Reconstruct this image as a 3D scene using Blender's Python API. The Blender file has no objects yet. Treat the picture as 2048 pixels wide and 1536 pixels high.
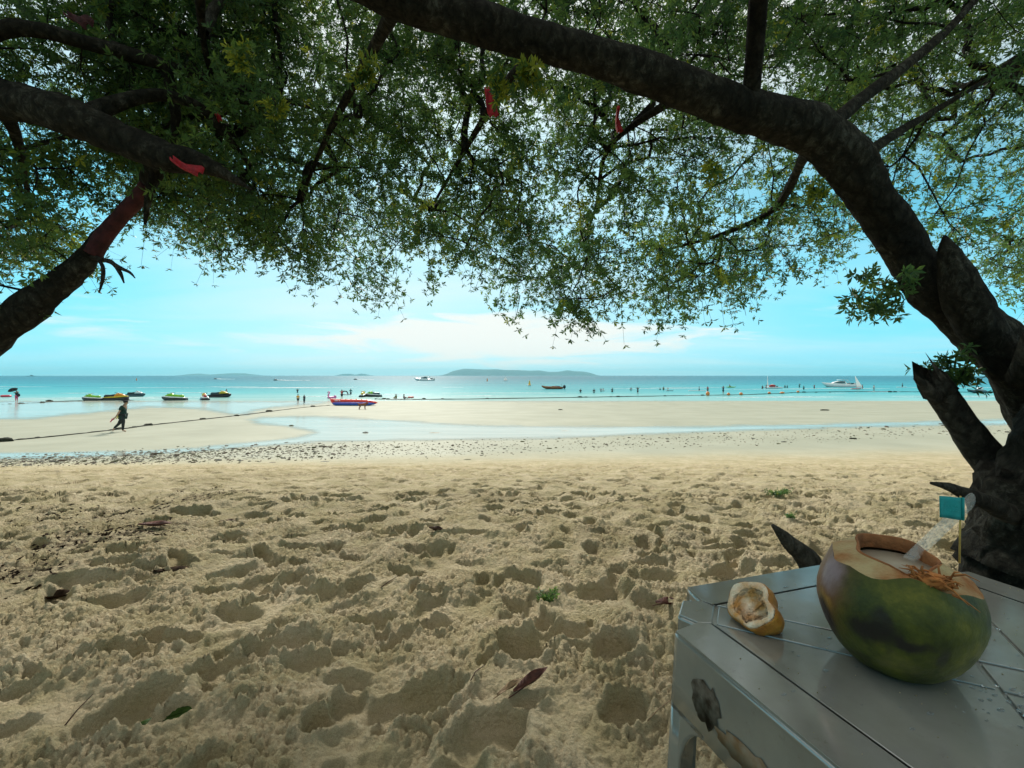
import bpy, bmesh, math, random
import numpy as np
from mathutils import Vector, Matrix, noise as mnoise
R = math.radians
random.seed(7); rng = np.random.default_rng(11)
S = bpy.context.scene
COL = S.collection

# ---------------------------------------------------------------- camera, sky, sun, exposure
CAMZ, F, HY = 1.0, 900.0, 751.0           # camera height, focal length in photo pixels, horizon row
cam_d = bpy.data.cameras.new('camera'); cam = bpy.data.objects.new('camera', cam_d); COL.objects.link(cam)
cam.location = (0, 0, CAMZ); cam.rotation_euler = (R(90), 0, 0)
cam_d.sensor_width = 36; cam_d.lens = 36 * F / 2048; cam_d.shift_y = -(768 - HY) / 2048
cam_d.clip_start = 0.02; cam_d.clip_end = 40000
S.camera = cam
S.render.engine = 'CYCLES'
S.cycles.max_bounces = 6; S.cycles.diffuse_bounces = 3; S.cycles.glossy_bounces = 3; S.cycles.transmission_bounces = 4; S.cycles.volume_bounces = 0
S.render.resolution_x, S.render.resolution_y = 1024, 768
vs = S.view_settings
vs.view_transform = 'Standard'; vs.look = 'None'; vs.gamma = 1.0; vs.exposure = 0.88; vs.use_curve_mapping = False

SUN_EL, SUN_AZ = 34.0, -14.0              # azimuth measured from straight ahead, towards the right
world = bpy.data.worlds.new('World'); S.world = world; world.use_nodes = True
nt = world.node_tree; nt.nodes.clear()
def N(tree, typ, **kw):
    n = tree.nodes.new(typ)
    for k, v in kw.items(): setattr(n, k, v)
    return n
def build_world():
    L = nt.links.new
    out = N(nt, 'ShaderNodeOutputWorld'); bg = N(nt, 'ShaderNodeBackground'); bg.inputs['Strength'].default_value = 0.10
    sky = N(nt, 'ShaderNodeTexSky', sky_type='NISHITA'); sky.sun_disc = False
    sky.sun_elevation = R(SUN_EL); sky.sun_rotation = R(SUN_AZ)
    sky.air_density = 1.0; sky.dust_density = 0.6; sky.ozone_density = 1.0; sky.altitude = 0
    def math_(op, a, b=None, clamp=False):
        m = N(nt, 'ShaderNodeMath', operation=op); m.use_clamp = clamp
        for i, v in enumerate((a, b)):
            if v is None: continue
            if isinstance(v, (int, float)): m.inputs[i].default_value = v
            else: L(v, m.inputs[i])
        return m.outputs[0]
    bw = N(nt, 'ShaderNodeRGBToBW'); L(sky.outputs[0], bw.inputs[0])
    cyan = N(nt, 'ShaderNodeMix', data_type='RGBA', blend_type='MULTIPLY'); cyan.inputs[0].default_value = 1
    L(math_('MINIMUM', bw.outputs[0], 5.2), cyan.inputs[6]); cyan.inputs[7].default_value = (0.14, 0.86, 1.14, 1)
    tint = N(nt, 'ShaderNodeMix', data_type='RGBA'); tint.inputs[0].default_value = 0.86
    L(sky.outputs[0], tint.inputs[6]); L(cyan.outputs[2], tint.inputs[7])
    tc = N(nt, 'ShaderNodeTexCoord'); sep = N(nt, 'ShaderNodeSeparateXYZ'); L(tc.outputs['Generated'], sep.inputs[0])
    zc = math_('MAXIMUM', sep.outputs[2], 0.0)
    den = math_('ADD', zc, 0.09)
    cx = math_('DIVIDE', sep.outputs[0], den); cy = math_('DIVIDE', sep.outputs[1], den)
    cmb = N(nt, 'ShaderNodeCombineXYZ'); L(cx, cmb.inputs[0]); L(cy, cmb.inputs[1])
    mp = N(nt, 'ShaderNodeMapping'); mp.inputs['Scale'].default_value = (0.30, 0.62, 1); mp.inputs['Location'].default_value = (1.7, 0.4, 0)
    L(cmb.outputs[0], mp.inputs[0])
    nz = N(nt, 'ShaderNodeTexNoise'); nz.inputs['Scale'].default_value = 1.15; nz.inputs['Detail'].default_value = 7; nz.inputs['Roughness'].default_value = 0.55
    nz.inputs['Distortion'].default_value = 0.5
    L(mp.outputs[0], nz.inputs[0])
    # thin cloud everywhere, with a thicker sunlit bank low over the sea
    ramp = N(nt, 'ShaderNodeValToRGB'); L(nz.outputs[0], ramp.inputs[0])
    ramp.color_ramp.elements[0].position = 0.42; ramp.color_ramp.elements[1].position = 0.72
    dotn = N(nt, 'ShaderNodeVectorMath', operation='DOT_PRODUCT'); L(tc.outputs['Generated'], dotn.inputs[0])
    a, e = R(-4), R(5)
    dotn.inputs[1].default_value = (math.sin(a) * math.cos(e), math.cos(a) * math.cos(e), math.sin(e))
    near = N(nt, 'ShaderNodeMapRange', interpolation_type='SMOOTHSTEP'); L(dotn.outputs['Value'], near.inputs[0])
    near.inputs[1].default_value = 0.74; near.inputs[2].default_value = 1.0
    # a long sunlit cloud bank low over the sea, streaky veils above it, and cover that closes overhead
    def gauss(v, c, w): q = math_('DIVIDE', math_('SUBTRACT', v, c), w); return math_('MULTIPLY', q, q)
    ell_ = math_('ADD', gauss(sep.outputs[0], -.055, .50), gauss(sep.outputs[2], .080, .062))
    bankm = math_('EXPONENT', math_('MULTIPLY', ell_, -1.0))
    mp2 = N(nt, 'ShaderNodeMapping'); mp2.inputs['Scale'].default_value = (5.0, 5.0, 34.0); L(tc.outputs['Generated'], mp2.inputs[0])
    nb = N(nt, 'ShaderNodeTexNoise'); nb.inputs['Scale'].default_value = 1.0; nb.inputs['Detail'].default_value = 7; nb.inputs['Roughness'].default_value = .55; nb.inputs['Distortion'].default_value = .6; L(mp2.outputs[0], nb.inputs[0])
    bsum = math_('ADD', math_('MULTIPLY', bankm, 0.98), math_('MULTIPLY', math_('SUBTRACT', nb.outputs[0], .5), 1.5))
    bk = N(nt, 'ShaderNodeMapRange', interpolation_type='SMOOTHSTEP'); L(bsum, bk.inputs[0]); bk.inputs[1].default_value = .16; bk.inputs[2].default_value = .80
    bank = math_('MULTIPLY', bk.outputs[0], .92)
    high = N(nt, 'ShaderNodeMapRange', interpolation_type='SMOOTHSTEP'); L(sep.outputs[2], high.inputs[0])
    high.inputs[1].default_value = 0.26; high.inputs[2].default_value = 0.60
    amt = math_('MULTIPLY', ramp.outputs[0], .26, True)
    veil = math_('ADD', math_('MULTIPLY', near.outputs[0], 0.34), amt, True)
    f = math_('MAXIMUM', math_('MAXIMUM', bank, veil), math_('MULTIPLY', high.outputs[0], 0.85))
    mx = N(nt, 'ShaderNodeMix', data_type='RGBA'); L(f, mx.inputs[0]); L(tint.outputs[2], mx.inputs[6])
    mx.inputs[7].default_value = (5.7, 5.6, 5.2, 1)
    L(mx.outputs[2], bg.inputs[0]); L(bg.outputs[0], out.inputs[0])
build_world()
sun_d = bpy.data.lights.new('sun', 'SUN'); sun = bpy.data.objects.new('sun', sun_d); COL.objects.link(sun)
sun_d.energy = 2.7; sun_d.angle = R(9); sun_d.color = (1.0, 0.95, 0.86)
az, el = R(SUN_AZ), R(SUN_EL)
sdir = Vector((math.sin(az) * math.cos(el), math.cos(az) * math.cos(el), math.sin(el)))
sun.rotation_euler = sdir.to_track_quat('Z', 'Y').to_euler(); sun.location = sdir * 50

# ---------------------------------------------------------------- helpers
def tag(o, label=None, cat=None, group=None, kind=None):
    for k, v in (('label', label), ('category', cat), ('group', group), ('kind', kind)):
        if v: o[k] = v
    return o
def empty(name, loc=(0, 0, 0), rz=0, label=None, cat=None, group=None):
    o = bpy.data.objects.new(name, None); COL.objects.link(o); o.location = loc; o.rotation_euler = (0, 0, rz)
    o.empty_display_size = 0.1
    return tag(o, label, cat, group)
def link(name, me, parent=None, mat=None):
    o = bpy.data.objects.new(name, me); COL.objects.link(o)
    if parent: o.parent = parent
    if mat and not me.materials: me.materials.append(mat)
    return o
def copy_tree(o, parent=None):
    c = o.copy(); COL.objects.link(c); c.parent = parent
    for ch in [x for x in COL.objects if x.parent == o]: copy_tree(ch, c)
    return c
def fast_mesh(name, V, Q, smooth=True):
    """mesh from numpy vertices and an (n,k) face array"""
    me = bpy.data.meshes.new(name); V = np.asarray(V, np.float32); Q = np.asarray(Q, np.int32)
    me.vertices.add(len(V)); me.vertices.foreach_set('co', V.ravel())
    n, k = Q.shape
    me.loops.add(n * k); me.loops.foreach_set('vertex_index', Q.ravel())
    me.polygons.add(n); me.polygons.foreach_set('loop_start', np.arange(0, n * k, k, dtype=np.int32))
    me.polygons.foreach_set('use_smooth', np.full(n, smooth))
    me.update(calc_edges=True); me.validate()
    return me
def attr(me, name, vals):
    a = me.attributes.new(name, 'FLOAT', 'POINT'); a.data.foreach_set('value', np.asarray(vals, np.float32))
class MB:
    def __init__(s): s.v = []; s.f = []
    def add(s, vs_, fs_):
        b = len(s.v); s.v += [tuple(p) for p in vs_]; s.f += [tuple(i + b for i in q) for q in fs_]; return s
    def box(s, c, d, M=None):
        x, y, z = (a / 2 for a in d); P = [(sx * x, sy * y, sz * z) for sz in (-1, 1) for sx, sy in ((-1, -1), (1, -1), (1, 1), (-1, 1))]
        P = [Vector(p) for p in P]
        if M: P = [M @ p for p in P]
        P = [p + Vector(c) for p in P]
        return s.add(P, [(3, 2, 1, 0), (4, 5, 6, 7), (0, 1, 5, 4), (1, 2, 6, 5), (2, 3, 7, 6), (3, 0, 4, 7)])
    def loft(s, rings, cap=True, closed=True):
        n = len(rings[0]); b = len(s.v)
        for r in rings: s.v += [tuple(p) for p in r]
        for i in range(len(rings) - 1):
            for j in range(n if closed else n - 1):
                k = (j + 1) % n
                s.f.append((b + i * n + j, b + i * n + k, b + (i + 1) * n + k, b + (i + 1) * n + j))
        if cap:
            s.f.append(tuple(b + j for j in reversed(range(n)))); s.f.append(tuple(b + (len(rings) - 1) * n + j for j in range(n)))
        return s
    def tube(s, pts, rad, sides=8, cap=True, wob=0, seed=0, squash=1.0):
        P = [Vector(p) for p in pts]; rings = []; up = None
        for i, p in enumerate(P):
            t = (P[min(i + 1, len(P) - 1)] - P[max(i - 1, 0)]).normalized()
            if up is None:
                up = Vector((0, 0, 1)) if abs(t.z) < .9 else Vector((1, 0, 0))
            a = t.cross(up).normalized(); b = a.cross(t).normalized(); up = b
            r = rad[i] if hasattr(rad, '__len__') else rad
            ring = []
            for k in range(sides):
                an = 2 * math.pi * k / sides; d = a * math.cos(an) + b * math.sin(an) * squash
                rr = r
                if wob:
                    q = p + d * r
                    rr = r * (1 + wob * mnoise.noise(Vector((q.x * 4 + seed, q.y * 4, q.z * 4))) + wob * .6 * mnoise.noise(q * 13) + wob * .3 * mnoise.noise(q * 34))
                ring.append(p + d * rr)
            rings.append(ring)
        return s.loft(rings, cap)
    def ball(s, c, r, nu=10, nv=7, M=None, fn=None):
        r = r if hasattr(r, '__len__') else (r, r, r); rings = []
        for i in range(nv + 1):
            th = math.pi * min(max(i / nv, .02), .98); ring = []
            for j in range(nu):
                ph = 2 * math.pi * j / nu; d = Vector((math.sin(th) * math.cos(ph), math.sin(th) * math.sin(ph), -math.cos(th)))
                k = fn(d) if fn else 1
                q = Vector((d.x * r[0] * k, d.y * r[1] * k, d.z * r[2] * k))
                if M: q = M @ q
                ring.append(q + Vector(c))
            rings.append(ring)
        return s.loft(rings)
    def prism(s, poly, z0, z1):
        n = len(poly); b = len(s.v); s.v += [(x, y, z0) for x, y in poly] + [(x, y, z1) for x, y in poly]
        s.f.append(tuple(b + i for i in reversed(range(n)))); s.f.append(tuple(b + n + i for i in range(n)))
        for i in range(n): k = (i + 1) % n; s.f.append((b + i, b + k, b + n + k, b + n + i))
        return s
    def mesh(s, name='m', smooth=True):
        me = bpy.data.meshes.new(name); me.from_pydata(s.v, [], s.f)
        if len(s.f) < 20000:
            bm = bmesh.new(); bm.from_mesh(me); bmesh.ops.recalc_face_normals(bm, faces=bm.faces); bm.to_mesh(me); bm.free()
        me.polygons.foreach_set('use_smooth', [smooth] * len(me.polygons)); me.update(); return me
    def build(s, name, mat, parent=None, smooth=True, bevel=0, seg=2):
        o = link(name, s.mesh(name, smooth), parent, mat)
        if bevel:
            b = o.modifiers.new('Bevel', 'BEVEL'); b.width = bevel; b.segments = seg; b.limit_method = 'ANGLE'; b.angle_limit = R(40)
        return o
def catmull(pts, n=6):
    P = [np.array(p, float) for p in pts]; out = []
    for i in range(len(P) - 1):
        p0, p1, p2, p3 = P[max(i - 1, 0)], P[i], P[i + 1], P[min(i + 2, len(P) - 1)]
        for t in np.linspace(0, 1, n, endpoint=False):
            out.append(.5 * ((2 * p1) + (-p0 + p2) * t + (2 * p0 - 5 * p1 + 4 * p2 - p3) * t * t + (-p0 + 3 * p1 - 3 * p2 + p3) * t ** 3))
    out.append(P[-1]); return np.array(out)
def at(x, y, d):                                        # a point that the photograph shows at (x, y), d metres ahead
    return Vector(((x - 1024) / F * d, d, CAMZ + (HY - y) / F * d))
def hash2(ix, iy, seed):
    h = (ix.astype(np.int64) * 374761393 + iy.astype(np.int64) * 668265263 + seed * 974634777) & 0x7fffffff
    h = (h ^ (h >> 13)) * 1274126177 & 0x7fffffff
    return ((h ^ (h >> 16)) & 0xffff) / 65535.0
def vn(x, y, seed=0):                                   # value noise 0..1
    ix, iy = np.floor(x), np.floor(y); fx, fy = x - ix, y - iy
    fx = fx * fx * fx * (fx * (fx * 6 - 15) + 10); fy = fy * fy * fy * (fy * (fy * 6 - 15) + 10)
    a, b, c, d = hash2(ix, iy, seed), hash2(ix + 1, iy, seed), hash2(ix, iy + 1, seed), hash2(ix + 1, iy + 1, seed)
    return (a + (b - a) * fx) * (1 - fy) + (c + (d - c) * fx) * fy
def fbm(x, y, o=4, seed=0):
    s, a, t = 0, 1, 0
    for i in range(o):
        c, sn = math.cos(i * 1.3), math.sin(i * 1.3)
        s = s + a * vn((x * c - y * sn) * 2 ** i + 17 * i, (x * sn + y * c) * 2 ** i, seed + i); t += a; a *= .5
    return s / t
def sstep(a, b, x): t = np.clip((x - a) / (b - a), 0, 1); return t * t * (3 - 2 * t)

# ---------------------------------------------------------------- materials
MATS = {}
def mat(name, col, rough=.6, var=.12, scale=6.0, bump=0.0, bscale=40.0, spec=.4, metal=0, col2=None, coords='Object', trans=0, sss=0, coat=0):
    if name in MATS: return MATS[name]
    m = bpy.data.materials.new(name); m.use_nodes = True; MATS[name] = m
    t = m.node_tree; p = t.nodes['Principled BSDF']; L = t.links.new
    tc = N(t, 'ShaderNodeTexCoord')
    nz = N(t, 'ShaderNodeTexNoise'); nz.inputs['Scale'].default_value = scale; nz.inputs['Detail'].default_value = 6; L(tc.outputs[coords], nz.inputs[0])
    rp = N(t, 'ShaderNodeValToRGB'); L(nz.outputs[0], rp.inputs[0])
    c2 = col2 or tuple(min(c * (1 + var), 1) for c in col); c1 = col if col2 else tuple(c * (1 - var) for c in col)
    rp.color_ramp.elements[0].position = .35; rp.color_ramp.elements[1].position = .65
    rp.color_ramp.elements[0].color = (*c1, 1); rp.color_ramp.elements[1].color = (*c2, 1)
    L(rp.outputs[0], p.inputs['Base Color'])
    p.inputs['Roughness'].default_value = rough; p.inputs['Specular IOR Level'].default_value = spec; p.inputs['Metallic'].default_value = metal
    p.inputs['Transmission Weight'].default_value = trans; p.inputs['Coat Weight'].default_value = coat
    if bump:
        n2 = N(t, 'ShaderNodeTexNoise'); n2.inputs['Scale'].default_value = bscale; n2.inputs['Detail'].default_value = 8; L(tc.outputs[coords], n2.inputs[0])
        b = N(t, 'ShaderNodeBump'); b.inputs['Strength'].default_value = bump; b.inputs['Distance'].default_value = 1.0 / bscale; L(n2.outputs[0], b.inputs['Height']); L(b.outputs[0], p.inputs['Normal'])
    return m
def flat(name, col, rough=.5, spec=.4): return mat(name, col, rough, var=.08, scale=3, spec=spec)

def sand_material():
    m = bpy.data.materials.new('beach_sand'); m.use_nodes = True; t = m.node_tree; p = t.nodes['Principled BSDF']; L = t.links.new
    tc = N(t, 'ShaderNodeTexCoord')
    def noise(s, d=5, r=.6):
        n = N(t, 'ShaderNodeTexNoise'); n.inputs['Scale'].default_value = s; n.inputs['Detail'].default_value = d; n.inputs['Roughness'].default_value = r; L(tc.outputs['Object'], n.inputs[0]); return n.outputs[0]
    def ramp(fac, a, b, p0=.3, p1=.7):
        r = N(t, 'ShaderNodeValToRGB'); L(fac, r.inputs[0]); r.color_ramp.elements[0].position = p0; r.color_ramp.elements[1].position = p1
        r.color_ramp.elements[0].color = (*a, 1); r.color_ramp.elements[1].color = (*b, 1); return r.outputs[0]
    def mix(f, a, b, bt='MIX'):
        x = N(t, 'ShaderNodeMix', data_type='RGBA', blend_type=bt)
        for i, v in ((0, f), (6, a), (7, b)):
            if isinstance(v, (int, float)): x.inputs[i].default_value = v
            elif isinstance(v, tuple): x.inputs[i].default_value = (*v, 1)
            else: L(v, x.inputs[i])
        return x.outputs[2]
    dry = ramp(noise(1.3), (0.45, 0.395, 0.265), (0.60, 0.535, 0.39))
    blotch = ramp(noise(5.0, 3), (0.86, 0.84, 0.74), (1.04, 1.0, .98), .38, .6)
    dry = mix(1.0, dry, blotch, 'MULTIPLY')
    grain = ramp(noise(420, 2, .8), (0.72, 0.68, 0.60), (1.16, 1.15, 1.12), .3, .7)
    dry = mix(1.0, dry, grain, 'MULTIPLY')
    at_ = N(t, 'ShaderNodeAttribute', attribute_name='wet'); lit = N(t, 'ShaderNodeAttribute', attribute_name='litter')
    wetc = ramp(noise(.35, 4), (0.30, 0.30, 0.225), (0.37, 0.365, 0.28))
    col = mix(at_.outputs['Fac'], dry, wetc)
    litn = ramp(noise(26, 6, .7), (0, 0, 0), (1, 1, 1), .46, .56)
    lf = N(t, 'ShaderNodeMath', operation='MULTIPLY'); L(litn, lf.inputs[0]); L(lit.outputs['Fac'], lf.inputs[1])
    col = mix(lf.outputs[0], col, (0.085, 0.062, 0.042))
    L(col, p.inputs['Base Color'])
    rr = N(t, 'ShaderNodeMapRange'); L(at_.outputs['Fac'], rr.inputs[0]); rr.inputs[3].default_value = .95; rr.inputs[4].default_value = .7
    L(rr.outputs[0], p.inputs['Roughness'])
    sp = N(t, 'ShaderNodeMapRange'); L(at_.outputs['Fac'], sp.inputs[0]); sp.inputs[3].default_value = .05; sp.inputs[4].default_value = .08
    L(sp.outputs[0], p.inputs['Specular IOR Level'])
    cl = N(t, 'ShaderNodeTexVoronoi'); cl.inputs['Scale'].default_value = 75; cl.inputs['Randomness'].default_value = 1; L(tc.outputs['Object'], cl.inputs[0])
    n1 = noise(45, 6, .75); n2 = noise(260, 4, .7)
    sm = N(t, 'ShaderNodeMath', operation='MULTIPLY_ADD'); L(cl.outputs['Distance'], sm.inputs[0]); sm.inputs[1].default_value = -.35; L(n1, sm.inputs[2])
    s2 = N(t, 'ShaderNodeMath', operation='MULTIPLY_ADD'); L(n2, s2.inputs[0]); s2.inputs[1].default_value = .22; L(sm.outputs[0], s2.inputs[2])
    bs = N(t, 'ShaderNodeMapRange'); L(at_.outputs['Fac'], bs.inputs[0]); bs.inputs[3].default_value = .9; bs.inputs[4].default_value = .08
    b = N(t, 'ShaderNodeBump'); b.inputs['Distance'].default_value = .03; L(bs.outputs[0], b.inputs['Strength']); L(s2.outputs[0], b.inputs['Height']); L(b.outputs[0], p.inputs['Normal'])
    return m

def sea_material():
    m = bpy.data.materials.new('sea_water'); m.use_nodes = True; t = m.node_tree; p = t.nodes['Principled BSDF']; L = t.links.new
    tc = N(t, 'ShaderNodeTexCoord'); sp = N(t, 'ShaderNodeSeparateXYZ'); L(tc.outputs['Object'], sp.inputs[0])
    # water gets deeper, and so greener then bluer, with the distance from the shore; long bands of shallower bottom
    mp = N(t, 'ShaderNodeMapping'); mp.inputs['Scale'].default_value = (.006, .028, 1); L(tc.outputs['Object'], mp.inputs[0])
    nz = N(t, 'ShaderNodeTexNoise'); nz.inputs['Scale'].default_value = 1; nz.inputs['Detail'].default_value = 5; L(mp.outputs[0], nz.inputs[0])
    lg = N(t, 'ShaderNodeMath', operation='LOGARITHM'); L(sp.outputs[1], lg.inputs[0]); lg.inputs[1].default_value = 10
    ad = N(t, 'ShaderNodeMath', operation='MULTIPLY_ADD'); L(nz.outputs[0], ad.inputs[0]); ad.inputs[1].default_value = .32; L(lg.outputs[0], ad.inputs[2])
    rg = N(t, 'ShaderNodeMapRange'); L(ad.outputs[0], rg.inputs[0]); rg.inputs[1].default_value = 1.98; rg.inputs[2].default_value = 3.1
    r = N(t, 'ShaderNodeValToRGB'); L(rg.outputs[0], r.inputs[0])
    e = r.color_ramp.elements; e[0].position = 0; e[0].color = (.34, .46, .40, 1); e[1].position = 1; e[1].color = (.003, .085, .12, 1)
    for pos, c in ((.07, (.20, .44, .42)), (.16, (.085, .37, .37)), (.32, (.032, .27, .30)), (.52, (.012, .18, .22)), (.75, (.005, .115, .155))):
        x = e.new(pos); x.color = (*c, 1)
    m3 = N(t, 'ShaderNodeMapping'); m3.inputs['Scale'].default_value = (.035, .30, 1); L(tc.outputs['Object'], m3.inputs[0])
    n3 = N(t, 'ShaderNodeTexNoise'); n3.inputs['Scale'].default_value = 1; n3.inputs['Detail'].default_value = 7; n3.inputs['Roughness'].default_value = .65; L(m3.outputs[0], n3.inputs[0])
    r3 = N(t, 'ShaderNodeValToRGB'); L(n3.outputs[0], r3.inputs[0]); r3.color_ramp.elements[0].position = .36; r3.color_ramp.elements[1].position = .66; r3.color_ramp.elements[0].color = (.72, .80, .82, 1); r3.color_ramp.elements[1].color = (1.15, 1.08, 1.06, 1)
    mm = N(t, 'ShaderNodeMix', data_type='RGBA', blend_type='MULTIPLY'); mm.inputs[0].default_value = 1; L(r.outputs[0], mm.inputs[6]); L(r3.outputs[0], mm.inputs[7])
    L(mm.outputs[2], p.inputs['Base Color']); p.inputs['Roughness'].default_value = .25; p.inputs['Specular IOR Level'].default_value = .05; p.inputs['IOR'].default_value = 1.33
    m2 = N(t, 'ShaderNodeMapping'); m2.inputs['Scale'].default_value = (.22, 1.0, 1); L(tc.outputs['Object'], m2.inputs[0])
    w = N(t, 'ShaderNodeTexNoise'); w.inputs['Scale'].default_value = .55; w.inputs['Detail'].default_value = 6; w.inputs['Roughness'].default_value = .62; L(m2.outputs[0], w.inputs[0])
    b = N(t, 'ShaderNodeBump'); b.inputs['Strength'].default_value = .8; b.inputs['Distance'].default_value = .30; L(w.outputs[0], b.inputs['Height']); L(b.outputs[0], p.inputs['Normal'])
    return m

def pool_material():
    m = bpy.data.materials.new('shallow_water'); m.use_nodes = True; t = m.node_tree; p = t.nodes['Principled BSDF']; L = t.links.new
    tc = N(t, 'ShaderNodeTexCoord')
    mp = N(t, 'ShaderNodeMapping'); mp.inputs['Scale'].default_value = (.25, .8, 1); L(tc.outputs['Object'], mp.inputs[0])
    nz = N(t, 'ShaderNodeTexNoise'); nz.inputs['Scale'].default_value = .7; nz.inputs['Detail'].default_value = 6; L(mp.outputs[0], nz.inputs[0])
    r = N(t, 'ShaderNodeValToRGB'); L(nz.outputs[0], r.inputs[0]); r.color_ramp.elements[0].position = .35; r.color_ramp.elements[1].position = .7
    r.color_ramp.elements[0].color = (.42, .46, .40, 1); r.color_ramp.elements[1].color = (.54, .56, .49, 1); L(r.outputs[0], p.inputs['Base Color'])
    p.inputs['Roughness'].default_value = .14; p.inputs['IOR'].default_value = 1.33; p.inputs['Specular IOR Level'].default_value = .28
    n2 = N(t, 'ShaderNodeTexNoise'); n2.inputs['Scale'].default_value = 2.2; n2.inputs['Detail'].default_value = 5; L(mp.outputs[0], n2.inputs[0])
    b = N(t, 'ShaderNodeBump'); b.inputs['Strength'].default_value = .25; b.inputs['Distance'].default_value = .05; L(n2.outputs[0], b.inputs['Height']); L(b.outputs[0], p.inputs['Normal'])
    at_ = N(t, 'ShaderNodeAttribute', attribute_name='depth'); n3 = N(t, 'ShaderNodeTexNoise'); n3.inputs['Scale'].default_value = 1.6; n3.inputs['Detail'].default_value = 6; L(mp.outputs[0], n3.inputs[0])
    fa = N(t, 'ShaderNodeMath', operation='MULTIPLY_ADD'); L(n3.outputs[0], fa.inputs[0]); fa.inputs[1].default_value = .5; L(at_.outputs['Fac'], fa.inputs[2])
    mr = N(t, 'ShaderNodeMapRange', interpolation_type='SMOOTHSTEP'); L(fa.outputs[0], mr.inputs[0]); mr.inputs[1].default_value = .22; mr.inputs[2].default_value = 1.0; mr.inputs[4].default_value = .92
    tr = N(t, 'ShaderNodeBsdfTransparent'); ms_ = N(t, 'ShaderNodeMixShader'); L(mr.outputs[0], ms_.inputs[0]); L(tr.outputs[0], ms_.inputs[1]); L(p.outputs[0], ms_.inputs[2]); L(ms_.outputs[0], t.nodes['Material Output'].inputs[0])
    return m

def bark_material(name, a, b_, c, rough=.95):
    m = bpy.data.materials.new(name); m.use_nodes = True; t = m.node_tree; p = t.nodes['Principled BSDF']; L = t.links.new
    tc = N(t, 'ShaderNodeTexCoord'); mp = N(t, 'ShaderNodeMapping'); mp.inputs['Scale'].default_value = (1, 1, .7); L(tc.outputs['Object'], mp.inputs[0])
    def noise(s_, d=9, r=.7, dist=0):
        n = N(t, 'ShaderNodeTexNoise'); n.inputs['Scale'].default_value = s_; n.inputs['Detail'].default_value = d; n.inputs['Roughness'].default_value = r; n.inputs['Distortion'].default_value = dist; L(mp.outputs[0], n.inputs[0]); return n
    big, fine = noise(4.5), noise(34, 10, .8, .6)
    wp = N(t, 'ShaderNodeVectorMath', operation='MULTIPLY_ADD'); L(fine.outputs['Color'], wp.inputs[0]); wp.inputs[1].default_value = (.05, .05, .05); L(mp.outputs[0], wp.inputs[2])
    vo = N(t, 'ShaderNodeTexVoronoi', feature='DISTANCE_TO_EDGE'); vo.inputs['Scale'].default_value = 17; L(wp.outputs[0], vo.inputs[0])
    crk = N(t, 'ShaderNodeMapRange'); L(vo.outputs['Distance'], crk.inputs[0]); crk.inputs[1].default_value = 0; crk.inputs[2].default_value = .22
    sm = N(t, 'ShaderNodeMath', operation='MULTIPLY_ADD'); L(fine.outputs[0], sm.inputs[0]); sm.inputs[1].default_value = .55; 
    h2 = N(t, 'ShaderNodeMath', operation='MULTIPLY'); L(big.outputs[0], h2.inputs[0]); h2.inputs[1].default_value = .45; L(h2.outputs[0], sm.inputs[2])
    r = N(t, 'ShaderNodeValToRGB'); L(sm.outputs[0], r.inputs[0]); e = r.color_ramp.elements
    e[0].position = .38; e[0].color = (*a, 1); e[1].position = .64; e[1].color = (*c, 1); x = e.new(.52); x.color = (*b_, 1)
    mx = N(t, 'ShaderNodeMix', data_type='RGBA', blend_type='MULTIPLY'); mx.inputs[0].default_value = .38; L(r.outputs[0], mx.inputs[6]); L(crk.outputs[0], mx.inputs[7])
    L(mx.outputs[2], p.inputs['Base Color']); p.inputs['Roughness'].default_value = rough; p.inputs['Specular IOR Level'].default_value = .12
    hh = N(t, 'ShaderNodeMath', operation='MULTIPLY_ADD'); L(crk.outputs[0], hh.inputs[0]); hh.inputs[1].default_value = .35; L(fine.outputs[0], hh.inputs[2])
    bp = N(t, 'ShaderNodeBump'); bp.inputs['Strength'].default_value = 1; bp.inputs['Distance'].default_value = .03; L(hh.outputs[0], bp.inputs['Height']); L(bp.outputs[0], p.inputs['Normal'])
    return m

def leaf_material(name, stops, transl=.45):
    m = bpy.data.materials.new(name); m.use_nodes = True; t = m.node_tree; t.nodes.clear(); L = t.links.new
    a = N(t, 'ShaderNodeAttribute', attribute_name='tone'); r = N(t, 'ShaderNodeValToRGB'); L(a.outputs['Fac'], r.inputs[0]); e = r.color_ramp.elements
    e[0].position = stops[0][0]; e[0].color = (*stops[0][1], 1); e[1].position = stops[-1][0]; e[1].color = (*stops[-1][1], 1)
    for q, c in stops[1:-1]: x = e.new(q); x.color = (*c, 1)
    p = N(t, 'ShaderNodeBsdfPrincipled'); L(r.outputs[0], p.inputs['Base Color']); p.inputs['Roughness'].default_value = .42; p.inputs['Specular IOR Level'].default_value = .35
    hs = N(t, 'ShaderNodeHueSaturation'); hs.inputs['Value'].default_value = 1.5; hs.inputs['Hue'].default_value = .485; L(r.outputs[0], hs.inputs['Color'])
    tr = N(t, 'ShaderNodeBsdfTranslucent'); L(hs.outputs[0], tr.inputs[0])
    mx = N(t, 'ShaderNodeMixShader'); mx.inputs[0].default_value = transl; L(p.outputs[0], mx.inputs[1]); L(tr.outputs[0], mx.inputs[2])
    o = N(t, 'ShaderNodeOutputMaterial'); L(mx.outputs[0], o.inputs[0]); return m

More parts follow.
